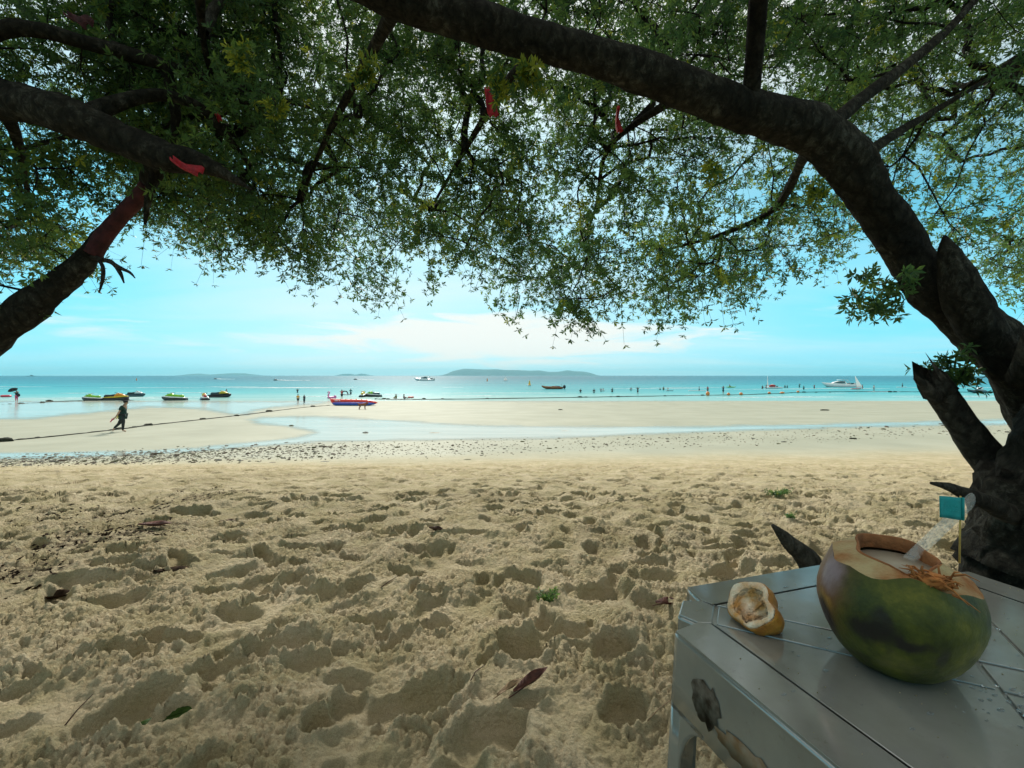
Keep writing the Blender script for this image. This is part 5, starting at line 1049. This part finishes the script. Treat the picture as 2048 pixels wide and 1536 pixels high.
p = water_at(691, 790); ar = empty('inflatable_arch', p, R(5), 'black inflatable arch floating behind the person in red', 'inflatable'); ar.scale = (.72,) * 3; MB().tube(catmull([(-.9, 0, .05), (-.75, 0, .75), (-.2, 0, .98), (.35, 0, .85), (.70, 0, .05)], 6), .16, 10).build('arch_tube', dk_plastic, ar); MB().tube([(-1.3, 0, .05), (0, -.15, .06), (1.6, 0, .05)], .11, 8).build('base_tube', flat('grey_vinyl', (.42, .40, .42), .5), ar)

# ---------------------------------------------------------------- boats
glass = flat('dark_glass', (.012, .05, .06), .1)
def speedboat(label, loc, rz, L_, sc=1.0):
    r = empty('speedboat', loc, rz, label, 'boat'); k_ = L_ / 12; r.scale = (k_, k_, k_)
    MB().loft([ell(x, w, z0, z1, 16, 2.6) for x, w, z0, z1 in ((-6, 1.5, -.3, 1.15), (-5.2, 1.65, -.5, 1.2), (-2, 1.7, -.6, 1.3), (2, 1.5, -.5, 1.5), (4.2, .95, -.1, 1.65), (5.5, .4, .7, 1.75), (6.1, .06, 1.5, 1.8))]).build('hull', wh_gel, r)
    MB().loft([ell(x, w, z0, z1, 14, 3) for x, w, z0, z1 in ((-2.2, 1.1, 1.2, 2.3), (-1.0, 1.15, 1.2, 2.5), (.6, 1.0, 1.3, 2.3), (2.2, .7, 1.4, 1.75))]).build('cabin', wh_gel, r)
    for s_ in (-1, 1): MB().loft([[(x, s_ * (w + .03), z0), (x, s_ * (w + .05), z1), (x, s_ * (w - .1), z1), (x, s_ * (w - .1), z0)] for x, w, z0, z1 in ((-2.0, 1.10, 1.65, 2.15), (-.9, 1.14, 1.65, 2.3), (.6, 1.0, 1.7, 2.15), (1.7, .8, 1.7, 1.85))]).build('window', glass, r)
    MB().loft([[(x, w, z), (x, -w, z), (x, -w, z + .1), (x, w, z + .1)] for x, w, z in ((-3.6, .9, 2.75), (-2.4, 1.1, 2.85), (-1.0, 1.1, 2.85), (.2, .8, 2.75))]).build('hardtop', wh_gel, r)
    for s_ in (-1, 1): MB().tube([(-4.2, s_ * 1.2, 1.2), (-3.4, s_ * 1.1, 2.2), (-2.6, s_ * 1.0, 2.85)], [.16, .13, .10], 8).build('arch_post', wh_gel, r)
    for s_ in (-.5, .5): MB().loft([ell(x, .22, z0, z1, 10) for x, z0, z1 in ((-6.7, .3, 1.35), (-6.3, .0, 1.7), (-5.95, .2, 1.5))]).build('outboard', wh_gel, r)
    MB().box((-4.7, 0, 1.35), (1.4, 2.2, .5)).build('cockpit', tealdk, r, False, .08)
    return r
p = water_at(848, 761.5); speedboat('white speedboat lying far out below the open sky', p, R(178), 14.5)
p = water_at(1676, 774); speedboat('large white speedboat with swept arch moored beyond the waders', p, R(174), 10.0)
p = water_at(1106, 778); wb = empty('wooden_boat', p, R(184), 'low red-brown wooden boat with an outboard motor', 'boat'); wood_b = mat('red_brown_paint', (.20, .05, .03), .5, scale=1.5, col2=(.30, .12, .03))
rings = []
for x, w, z0, z1 in ((-3.0, .55, .10, .50), (-2.2, .75, -.15, .62), (0, .85, -.2, .66), (1.8, .65, -.1, .74), (2.7, .3, .2, .86), (3.3, .04, .6, .98)): rings.append([(x, -w, z1), (x, -w * .8, z0 + .1), (x, 0, z0), (x, w * .8, z0 + .1), (x, w, z1), (x, w * .85, z1 - .02), (x, 0, z1 - .12), (x, -w * .85, z1 - .02)])
MB().loft(rings).build('hull', wood_b, wb); MB().loft([[(x, -w, z), (x, w, z), (x, w * .9, z + .16), (x, -w * .9, z + .16)] for x, w, z in ((-2.0, .5, .62), (-.9, .7, .70), (.3, .5, .66))]).build('dark_cover', dk_plastic, wb)
MB().loft([ell(x, .18, z0, z1, 10) for x, z0, z1 in ((-3.7, .25, .85), (-3.35, -.1, 1.15), (-2.95, .35, 1.0))]).build('outboard', dk_plastic, wb); MB().tube([(-2.5, .1, .6), (-2.5, .1, 1.5)], .04, 6).build('pole', tealdk, wb)
sailc = leaf_material('white_sail', [(0, (.60, .60, .59)), (1, (.6, .6, .59))], .5)
def sailboat(label, loc, rz, mast, foot, lean, hullm, double=False, hull_l=3.2):
    r = empty('sailboat', loc, rz, label, 'sailboat')
    MB().loft([ell(x * hull_l / 3.2, w, z0, z1, 10) for x, w, z0, z1 in ((-1.6, .35, -.05, .16), (0, .45, -.08, .2), (1.2, .3, .0, .24), (1.6, .05, .12, .24))]).build('hull', hullm, r)
    MB().tube([(0, 0, .1), (lean, 0, mast)], [.035, .02], 6).build('mast', wh_gel, r)
    def tri(a, b, c, n=7):
        a, b, c = Vector(a), Vector(b), Vector(c); rg = []
        for i in range(n): f_ = i / (n - 1) * .985; l_, m_ = a.lerp(b, f_), c.lerp(b, f_); row = [l_.lerp(m_, g) + Vector((0, .14 * math.sin(math.pi * g) * (1 - f_), 0)) for g in np.linspace(0, 1, 5)]; rg.append(row + [q + Vector((0, .02, 0)) for q in reversed(row)])
        return MB().loft(rg)
    tri((0, .05, .35), (lean, .05, mast), (foot, .05, .45)).build('sail', sailc, r)
    if double: tri((-.1, -.05, .3), (lean * .6, -.05, mast * .9), (-abs(foot) * .9 if foot > 0 else abs(foot) * .9, -.05, .3)).build('jib', sailc, r)
    return r
sailboat('tiny white twin-sailed boat far out before the long island', water_at(1011, 762), R(10), 3.5, 1.6, -.3, wh_gel, True)
sailboat('narrow upright white sail beside the red and white raft', water_at(1534, 775), R(25), 3.75, .75, .3, wh_gel)
sailboat('broad white triangular sail leaning over the shallows', water_at(1713, 778.5), R(8), 3.75, 2.1, -.4, red_g)
p = water_at(1549, 776.5); rf_ = empty('raft', p, R(-10), 'white paddle raft loaded with a red cover', 'raft'); MB().loft([ell(x, w, z0, z1, 12) for x, w, z0, z1 in ((-2.3, .4, -.05, .35), (0, .7, -.1, .4), (2.0, .4, 0, .3), (2.6, .06, .1, .22))]).build('hull', wh_gel, rf_)
MB().ball((-.6, 0, .65), (1.0, .5, .42), 12, 8, fn=lambda d: 1 + .25 * mnoise.noise(d * 2)).build('red_cover', cloth_m(*RED), rf_); MB().ball((-.5, 0, 1.05), (.45, .3, .2), 10, 6).build('white_bag', cloth_m(*WHT), rf_); MB().box((.7, 0, .55), (.5, .5, .3)).build('dark_box', dk_plastic, rf_, False, .04)
p = water_at(1462, 775); ky = empty('kayak', p, R(4), 'lime green kayak with a seated paddler', 'kayak'); MB().loft([ell(x, w, z0, z1, 12) for x, w, z0, z1 in ((-1.7, .05, .1, .2), (-1.0, .3, -.05, .22), (0, .38, -.08, .24), (1.0, .3, -.05, .22), (1.7, .05, .1, .22))]).build('hull', lime, ky)
person('paddler in grey seated on the lime green kayak', p + Vector((-.5, 0, .12)), R(-80), 1.6, 'sit', ('grey', (.3, .3, .3)), NAVY)
for x, y, L_, lab in ((1339, 782, 1.8, 'dark floating board pushed by the bather in white and black'), (1803, 774.5, 3.0, 'pale paddle board under the far standing person'), (1395, 782, 4.5, 'long white floating foam roll near the slim wader')):
    o = MB().loft([ell(q * L_, .28, -.04, .08, 8) for q in (-.5, -.46, 0, .46, .5)]).build('paddle_board', wh_gel if 'dark' not in lab else tealdk); o.location = water_at(x, y); tag(o, lab, 'board')
p = water_at(1952, 786); db = empty('moored_boat', p, R(12), 'dark low boat half hidden behind the leaning trunk', 'boat'); MB().loft([ell(x, w, z0, z1, 12) for x, w, z0, z1 in ((-2.6, .08, .7, .85), (-1.6, .5, .1, .7), (0, .8, -.1, .62), (2.2, .7, -.1, .6), (2.6, .5, .1, .5))]).build('hull', tealdk, db); MB().ball((1.2, 0, .8), (.7, .5, .45), 12, 7).build('white_cover', wh_gel, db)
# low lines of broken wave along the shallows
fw = MB(); rw = random.Random(21)
for i in range(34):
    y0 = rw.uniform(773, 799); x0 = rw.uniform(-200, 2000); n_ = 14; c = sp_(x0, y0); L_ = rw.uniform(4, 26) * c.y / 90; w = rw.uniform(.10, .28) * c.y / 90; rg = []
    for j in range(n_):
        f_ = j / (n_ - 1); ta = math.sin(math.pi * min(max(f_, .02), .98)) ** .5; yy = c.y + .8 * mnoise.noise(Vector((f_ * 4 + i * 9, 0, 0))) + rw.uniform(-.05, .05); xx = c.x + (f_ - .5) * L_
        rg.append([(xx, yy - w * ta * rw.uniform(.6, 1.2), SEA - .02), (xx, yy, SEA + .07 * ta * rw.uniform(.5, 1.2)), (xx, yy + w * ta * rw.uniform(.6, 1.2), SEA - .02), (xx, yy, SEA - .04)])
    fw.loft(rg)
tag(fw.build('wave_foam', foam_m), 'broken white foam lines on the turquoise shallows', 'foam', kind='stuff')
# buoys
org_v = flat('orange_buoy', (.72, .22, .05), .45)
for i, (x, y, h, w) in enumerate(((1415.5, 791.5, .80, .36), (1457, 791, .50, .30), (1482, 790.5, .52, .34), (1538.5, 788, .42, .30), (1564.5, 787.5, .38, .48), (1596, 785.5, .42, .30))):
    bo = empty('marker_buoy', water_at(x, y), 0, ('tall orange buoy on the rope, the largest of them' if i == 0 else 'long orange float lying on the swimming rope' if i == 4 else ('', 'orange buoy on the rope below the lime green kayak', 'orange buoy on the rope just beyond the one below the kayak', 'orange buoy on the rope below the narrow sail', '', 'last orange buoy on the rope, below the wader with a raised arm')[i]), 'buoy', 'orange buoys on the swimming rope')
    MB().ball((0, 0, h * .42), (w, w, h * .55), 14, 9).build('float', org_v, bo); MB().tube([(0, 0, h * .9), (0, 0, h * 1.05)], .05, 8).build('eyelet', dk_plastic, bo)
def cone_buoy(label, x, y, h, m_):
    b = empty('channel_marker', water_at(x, y), 0, label, 'buoy'); MB().loft([[(r_ * math.cos(a), r_ * math.sin(a), z * h) for a in np.linspace(0, 2 * math.pi, 14, endpoint=False)] for r_, z in ((.34 * h * .9, -.1), (.36 * h * .8, .12), (.24 * h, .2), (.15 * h, .55), (.09 * h, .9), (.05 * h, 1.0))]).build('body', m_, b); MB().loft([[(r_ * math.cos(a), r_ * math.sin(a), z * h) for a in np.linspace(0, 2 * math.pi, 14, endpoint=False)] for r_, z in ((.30 * h, .0), (.38 * h, .06), (.30 * h, .13))]).build('collar', wh_p, b)
cone_buoy('yellow conical channel marker near the wooden boat', 1059, 771.5, 2.0, flat('yellow_marker', (.75, .42, .05), .5)); cone_buoy('small orange marker far out before the long island', 974.5, 762.5, 2.0, org_v); cone_buoy('small pale orange marker far out beyond the moored jet skis', 273, 761, 1.9, org_v)
p = sp_(62, 752.5); shp = empty('distant_ship', p, 0, 'tiny hazy ship on the horizon above the umbrella', 'ship'); k_ = p.y / 900
MB().loft([[(x * k_, -8, z0), (x * k_, 8, z0), (x * k_, 8, z1 * k_), (x * k_, -8, z1 * k_)] for x, z0, z1 in ((-6, 0, .6), (-4, -2, .8), (4, -2, .8), (6, 0, 1.0))]).build('hull', tealdk, shp, False); MB().box((1 * k_, 0, 1.4 * k_), (2.2 * k_, 6, 2.2 * k_)).build('bridge', tealdk, shp, False)

# ---------------------------------------------------------------- ropes
rope_m = mat('weedy_rope', (.028, .026, .018), .95, var=.4, scale=4, bump=.6, bscale=30); weed_m = mat('dark_weed', (.022, .022, .012), .95, var=.4, scale=8, bump=.8, bscale=20)
def rope(label, pts, rad, clumps, seed):
    r = random.Random(seed); P = catmull([tuple(p) for p in pts], 8); base = Vector(P[0]); ro = empty('mooring_rope', base, 0, label, 'rope')
    MB().tube([Vector(p) - base + Vector((0, 0, rad * .4 + r.uniform(-.2, .4) * rad)) for p in P], [rad * r.uniform(.8, 1.3) for _ in P], 7).build('cord', rope_m, ro)
    for c, s_ in clumps:
        s_ *= .78
        m_ = MB(); m_.ball((0, 0, 0), (s_ * 1.7, s_, s_ * .62), 12, 7, fn=lambda d: 1 + .4 * mnoise.noise(d * 2.2 + Vector((c[0], 0, 0)))); o = m_.build('weed_clump', weed_m, ro); o.location = Vector(c) - base + Vector((0, 0, s_ * .3)); o.rotation_euler.z = r.uniform(-.3, .5)
rope('dark mooring rope stretched over the sand to the banana boat', [shore(*q) for q in ((-260, 912), (-100, 895), (0, 883.5), (60, 878), (140, 870), (222, 861), (260, 856.5), (300, 851), (400, 840), (475, 831.5), (540, 823.5), (600, 816), (640, 812.5), (660, 811))], .035,
     [(shore(*q), s_) for q, s_ in (((8, 883), .22), ((75, 876), .08), ((238, 858), .12), ((268, 855), .10), ((297, 851), .17), ((406, 839), .16), ((474, 832), .16), ((538, 823.5), .24), ((626, 813.5), .22))], 1)
rope('long weedy swimming rope carrying orange buoys', [sp_(*q) + Vector((0, 0, .03)) for q in ((752, 798.5), (800, 799.5), (900, 799), (1000, 797.5), (1150, 795.2), (1270, 793.3), (1415, 791), (1482, 790), (1564, 787), (1600, 785), (1700, 783.6), (1850, 784), (2000, 785), (2300, 786))], .055,
     [(sp_(x, np.interp(x, (752, 1000, 1270, 1482, 1600, 1850), (798.5, 797.5, 793.3, 790, 785, 784))), s_) for x, s_ in ((752, .2), (768, .3), (776, .22), (848, .25), (885, .18), (975, .22), (1000, .16), (1160, .35), (1172, .25), (1222, .22), (1236, .3), (1243, .2), (1330, .25), (1405, .3), (1608, .35), (1632, .25), (1660, .2), (1780, .4), (1790, .35))], 2)
rope('short weedy rope at the water\'s edge beside the person in pink trousers', [sp_(*q) + Vector((0, 0, .03)) for q in ((-250, 815), (-60, 812.5), (0, 810.3), (45, 808.2), (80, 806.3), (112, 804), (135, 802.8), (170, 802.2))], .05, [(sp_(x, y), s_) for x, y, s_ in ((20, 809.5, .22), (42, 808.3, .3), (85, 806.2, .32), (98, 803, .35))], 3)

# ---------------------------------------------------------------- stones along the tide line
st_mats = [mat('stone_brown', (.085, .060, .038), .85, var=.35, scale=14, bump=.5, bscale=30), mat('stone_grey', (.13, .125, .10), .85, var=.35, scale=14, bump=.5, bscale=30), mat('stone_olive', (.085, .085, .035), .9, var=.35, scale=14, bump=.5, bscale=30), mat('coral_pale', (.40, .36, .28), .9, var=.25, scale=14, bump=.5, bscale=30)]
st_mesh = []
for i in range(8):
    m_ = MB().ball((0, 0, .22), (1, .8 - .03 * i, .46), 9, 6, fn=lambda d, i=i: 1 + .34 * mnoise.noise(d * 1.7 + Vector((i * 7, 0, 0))) + .14 * mnoise.noise(d * 4 + Vector((0, i * 5, 0)))).mesh('stone', False); m_.materials.append(st_mats[(0, 1, 2, 0, 1, 3, 2, 0)[i]]); st_mesh.append(m_)
bx = np.array([-500, 0, 250, 500, 700, 1000, 1300, 1600, 1850, 2300.]); b0 = np.array([930, 910, 899, 886, 880, 876, 866, 856, 847, 838.]); b1 = np.array([948, 936, 931, 927, 921, 916, 901, 890, 876, 868.])
rs = np.random.default_rng(77); cand = []
while len(cand) < 7400:
    x = rs.uniform(-450, 2150); t_ = rs.beta(2.0, 2.2); y = np.interp(x, bx, b0) * (1 - t_) + np.interp(x, bx, b1) * t_
    dens = .35 + .65 * float(np.interp(x, (0, 300, 800, 1200, 2000), (1, 1, .7, .3, .12)))
    if rs.random() > dens: continue
    if len(cand) > 4200 and (rs.random() < (x - 250) / 800 or t_ < .2): continue
    d_ = gd(y); px_size = min(rs.lognormal(.75, .48), 8.5) * (1.3 if x < 700 else 1.0); cand.append((x, y, d_, px_size * d_ / F * .55))
cand.sort(key=lambda c: -c[3] / c[2])
LBLS = ['small dark brown stone lying in the stony band along the tide line', 'small grey stone lying in the stony band along the tide line', 'small olive weed-covered stone lying in the stony band along the tide line', 'small pale coral lump lying in the stony band along the tide line']
for x, y, d_, s_ in cand[:285]:
    si = int(rs.integers(8)); LBL = LBLS[(0, 1, 2, 0, 1, 3, 2, 0)[si]]; o = bpy.data.objects.new('stone', st_mesh[si]); COL.objects.link(o); o.location = ((x - 1024) / F * d_, d_, float(zbase(d_)) - .05 * s_); o.rotation_euler = (rs.uniform(-.2, .2), rs.uniform(-.2, .2), rs.uniform(0, 6.3)); o.scale = (s_ * rs.uniform(.9, 1.3), s_, s_ * rs.uniform(.6, 1.1)); tag(o, LBL, 'stone', 'stones along the tide line')
VV, FF = [], []; mi = []
base_v = [np.array([v.co[:] for v in m_.vertices]) for m_ in st_mesh]; base_f = [[tuple(p.vertices) for p in m_.polygons] for m_ in st_mesh]; off = 0
for x, y, d_, s_ in cand[285:]:
    i = int(rs.integers(8)); a = rs.uniform(0, 6.3); c, s = math.cos(a), math.sin(a); v = base_v[i] * s_; v = np.stack([v[:, 0] * c - v[:, 1] * s + (x - 1024) / F * d_, v[:, 0] * s + v[:, 1] * c + d_, v[:, 2] * .8 + float(zbase(d_)) - .05 * s_], -1)
    VV.append(v); FF += [tuple(q + off for q in f) for f in base_f[i]]; mi += [(0, 1, 2, 0, 1, 3, 2, 0)[i]] * len(base_f[i]); off += len(v)
me = bpy.data.meshes.new('pebbles'); me.from_pydata(np.concatenate(VV).tolist(), [], FF)
for m_ in st_mats: me.materials.append(m_)
me.polygons.foreach_set('material_index', mi); me.update(); o = link('pebbles', me); tag(o, 'countless small pebbles and coral bits along the tide line', 'pebbles', kind='stuff')
for x, y, wpx, lab, k_ in ((731, 866, 12, 'dark rock standing alone in the pale tide water', 1), (583, 852, 11, 'brown rock in the tide water near the sand spit', 2), (650, 923, 17, 'large grey stone on the dry sand below the pebbles', 1), (935, 919, 16, 'large olive stone on the dry sand below the pebbles', 2), (545, 925, 15, 'flat brown stone at the dry edge of the pebbles', 0), (870, 866, 26, 'low flat sandy rock in the tide water', 5), (1130, 862, 18, 'pale flat patch of rock awash in the tide water', 5), (407, 902, 10, 'dark upright stone standing at the water beside the pebbles', 0), (125, 922, 16, 'dark brown boulder at the far end of the pebble band', 0), (413, 806.5, 20, 'low wet sand-covered rock by the end-on jet ski', 5)):
    p = shore(x, y); s_ = wpx * p.y / F * .5; o = bpy.data.objects.new('rock', st_mesh[k_]); COL.objects.link(o); o.location = p - Vector((0, 0, .08 * s_)); o.rotation_euler.z = random.uniform(-.4, .4); o.scale = (s_, s_ * .9, s_ * (.75 if 'flat' not in lab and 'low' not in lab and 'patch' not in lab else .25)); tag(o, lab, 'rock')
def driftwood(label, x, y, L_, r_):
    p = shore(x, y); o = MB().tube([(-L_ / 2, 0, r_ * .6), (-L_ / 4, .03, r_ * .9), (L_ / 4, -.02, r_ * .8), (L_ / 2, .04, r_ * .5)], [r_ * .6, r_, r_ * .9, r_ * .4], 8, wob=.3).build('driftwood', weed_m); o.location = p; o.rotation_euler.z = R(3); tag(o, label, 'driftwood')
driftwood('dark driftwood log lying on the bare sandbar before the speedboat', 1650, 821, .95, .07); driftwood('short strand of dark weed lying on the bare sandbar', 1121, 820, .45, .05); driftwood('thin strand of weed on the sand by the far speedboat', 1707, 878, .35, .03)

# ---------------------------------------------------------------- litter on the near sand
def leaf_blade(label, px, py, L_, w, curl, rz, m_, name='fallen_leaf', cat='leaf', tilt_=0.0):
    p = on_sand(px, py); r = empty(name, p - Vector((0, 0, .003)), rz, label, cat); rg = []
    for i in range(11):
        f_ = i / 10; hw = w * (math.sin(math.pi * min(max(f_, .03), .985)) ** .8) * .5; x = (f_ - .5) * L_; z0 = .012 + curl * (f_ - .5) ** 2 * 4 * .5 + tilt_ * f_
        top = [(x, hw * g, z0 + curl * .8 * (g * g) * (hw / (w * .5 + 1e-6)) + .002 * math.sin(9 * f_ + g * 2)) for g in (-1, -.5, 0, .5, 1)]; rg.append(top + [(a, b, c - .0012) for a, b, c in reversed(top)])
    MB().loft(rg).build('blade', m_, r); MB().tube([(-L_ * .62, .004, .006), (-L_ * .5, 0, .012), (0, 0, .0125 + tilt_ * .5), (L_ * .48, 0, .012 + curl * .48 + tilt_)], [.0014, .0018, .0014, .0006], 5).build('midrib', m_ if name != 'green' else m_, r)
    for k_ in range(6):
        f_ = .2 + k_ * .11
    return r
brn = mat('dead_leaf_brown', (.075, .035, .02), .75, var=.4, scale=40, bump=.4, bscale=80); rbr = mat('dead_leaf_russet', (.085, .026, .016), .7, var=.4, scale=40, bump=.4, bscale=80); grn = mat('fresh_leaf', (.030, .062, .009), .6, spec=.15, var=.3, scale=30, bump=.3, bscale=60); drk = mat('dead_leaf_dark', (.034, .022, .014), .95, spec=.05, var=.4, scale=40, bump=.4, bscale=60); tan_l = mat('dead_leaf_tan', (.24, .16, .085), .8, var=.3, scale=40, bump=.4, bscale=60)
leaf_blade('large fresh green leaf half buried in trampled sand', 345, 1435, .15, .05, .006, R(28), grn)
leaf_blade('curled russet and tan dead leaf standing at the edge of a deep footprint', 1062, 1393, .13, .035, .022, R(32), rbr, tilt_=.03)
leaf_blade('tan dead leaf strip caught beside the curled russet leaf', 1020, 1402, .10, .022, .01, R(38), tan_l, tilt_=.01)
leaf_blade('russet dead leaf in a hollow beside the table corner', 1335, 1225, .11, .05, .02, R(10), rbr)
leaf_blade('dark purple-brown dead leaf lying flat beyond the green leaf', 345, 1147, .19, .055, .015, R(12), drk)
leaf_blade('dark red-brown leaf at the end of the leaf litter', 310, 1058, .22, .075, .03, R(8), rbr)
leaf_blade('brown curled leaf lying on the bumpy sand beyond the sprout', 872, 1078, .10, .04, .03, R(-15), brn)
leaf_blade('small brown leaf lying near the tide stones', 455, 1037, .13, .06, .03, R(0), brn)
leaf_blade('dark leaf in the hollow at the edge of the shade', 100, 1188, .20, .07, .03, R(14), drk)
lt_v = []                                               # leaf litter: too many bits to count
ll = MB(); rl = random.Random(12)
for (xa, ya), (xb_, yb2), n_, sp2 in (((70, 1105), (335, 1058), 150, 14), ((185, 1040), (335, 1018), 60, 9), ((-60, 1180), (110, 1150), 60, 14), ((330, 1008), (470, 985), 60, 8), ((60, 1040), (140, 1030), 40, 8)):
    for _ in range(n_):
        f_ = rl.random(); q = on_sand(xa + (xb_ - xa) * f_ + rl.gauss(0, 20), ya + (yb2 - ya) * f_ + rl.gauss(0, sp2)); a = rl.uniform(0, 6.3); L_ = rl.uniform(.008, .024); w = L_ * rl.uniform(.25, .5); c, s = math.cos(a) * L_, math.sin(a) * L_; z = q.z + rl.uniform(.001, .010)
        ll.add([(q.x - c, q.y - s, z), (q.x + s * .4, q.y - c * .4, z + rl.uniform(0, .012)), (q.x + c, q.y + s, z + rl.uniform(0, .01)), (q.x - s * .4, q.y + c * .4, z + rl.uniform(0, .012)), (q.x, q.y, z - .004)], [(0, 1, 2, 3), (1, 0, 4), (2, 1, 4), (3, 2, 4), (0, 3, 4)])
o = ll.build('leaf_litter', drk, None, False); tag(o, 'dark scattered leaf litter in the sand', 'leaf litter', kind='stuff')
def sprout(label, px, py, n_, h, seed, name='weed_sprout', flat_=False):
    p = on_sand(px, py); r = empty(name, p, 0, label, 'plant'); rr = np.random.default_rng(seed); b = MB(); O = []
    for i in range(n_):
        a = rr.uniform(0, 6.3); L_ = h * rr.uniform(.6, 1.2); t = Vector((math.cos(a) * L_ * (.9 if flat_ else .45), math.sin(a) * L_ * (.5 if flat_ else .45), L_ * (.22 if flat_ else .85))); b.tube([(0, 0, -.01), t * .5 + Vector((0, 0, .01)), t], [.002, .0016, .0008], 5); O += [t * f_ for f_ in (.4, .6, .8, 1)]
    b.build('stem', grn, r); V, Q, tone, tw = leaves(np.array([tuple(q) for q in O]), 2, seed, length=(.006, .02), leaf=.024, whorls=1, nleaf=4); me = fast_mesh('leaf_cluster', V, Q, False); attr(me, 'tone', tone); tag(link('leaf_cluster', me, r, leaf_m), kind='stuff')
sprout('small green weed sprouting from the trampled sand', 1095, 1196, 8, .07, 5); sprout('leafy green twig lying on the sand beyond the coconut', 1552, 997, 14, .14, 6, 'fallen_twig', True); sprout('tiny green weed in the sand beside the leafy twig', 1580, 1040, 5, .05, 7)
for i, (px, py, L_, a, lab) in enumerate(((1260, 1290, .11, 60, 'thin dark twig stuck beside the deep footprints'), (1290, 1452, .10, 20, 'thin pale twig near the table leg'), (935, 1392, .08, 50, 'thin dark twig above the curled leaf'), (125, 1460, .07, 70, 'thin dark twig in the shaded hollow'), (1310, 1370, .09, 75, 'thin tan grass stalk beside the table leg'), (760, 1180, .09, 15, 'thin grey twig lying in the middle of the trampled sand'))):
    p = on_sand(px, py); o = MB().tube([(0, 0, -.006), (L_ * .5, .004, .02), (L_, -.003, .026 + .02 * (i % 2))], [.0022, .0018, .0008], 6).build('twig', brn if 'pale' not in lab and 'tan' not in lab else tan_l); o.location = p; o.rotation_euler.z = R(a); tag(o, lab, 'twig')

# ---------------------------------------------------------------- air
def haze():
    m = bpy.data.materials.new('sea_haze'); m.use_nodes = True; t = m.node_tree; t.nodes.clear()
    v = N(t, 'ShaderNodeVolumePrincipled'); v.inputs['Color'].default_value = (.34, .86, 1, 1); v.inputs['Density'].default_value = 0.8e-4; v.inputs['Anisotropy'].default_value = 0
    o = N(t, 'ShaderNodeOutputMaterial'); t.links.new(v.outputs[0], o.inputs['Volume'])
    h = MB().box((0, 0, 72), (80000, 26000, 176)).build('haze', m, None, False); tag(h, 'faint bluish sea haze', 'haze', kind='stuff')
haze()
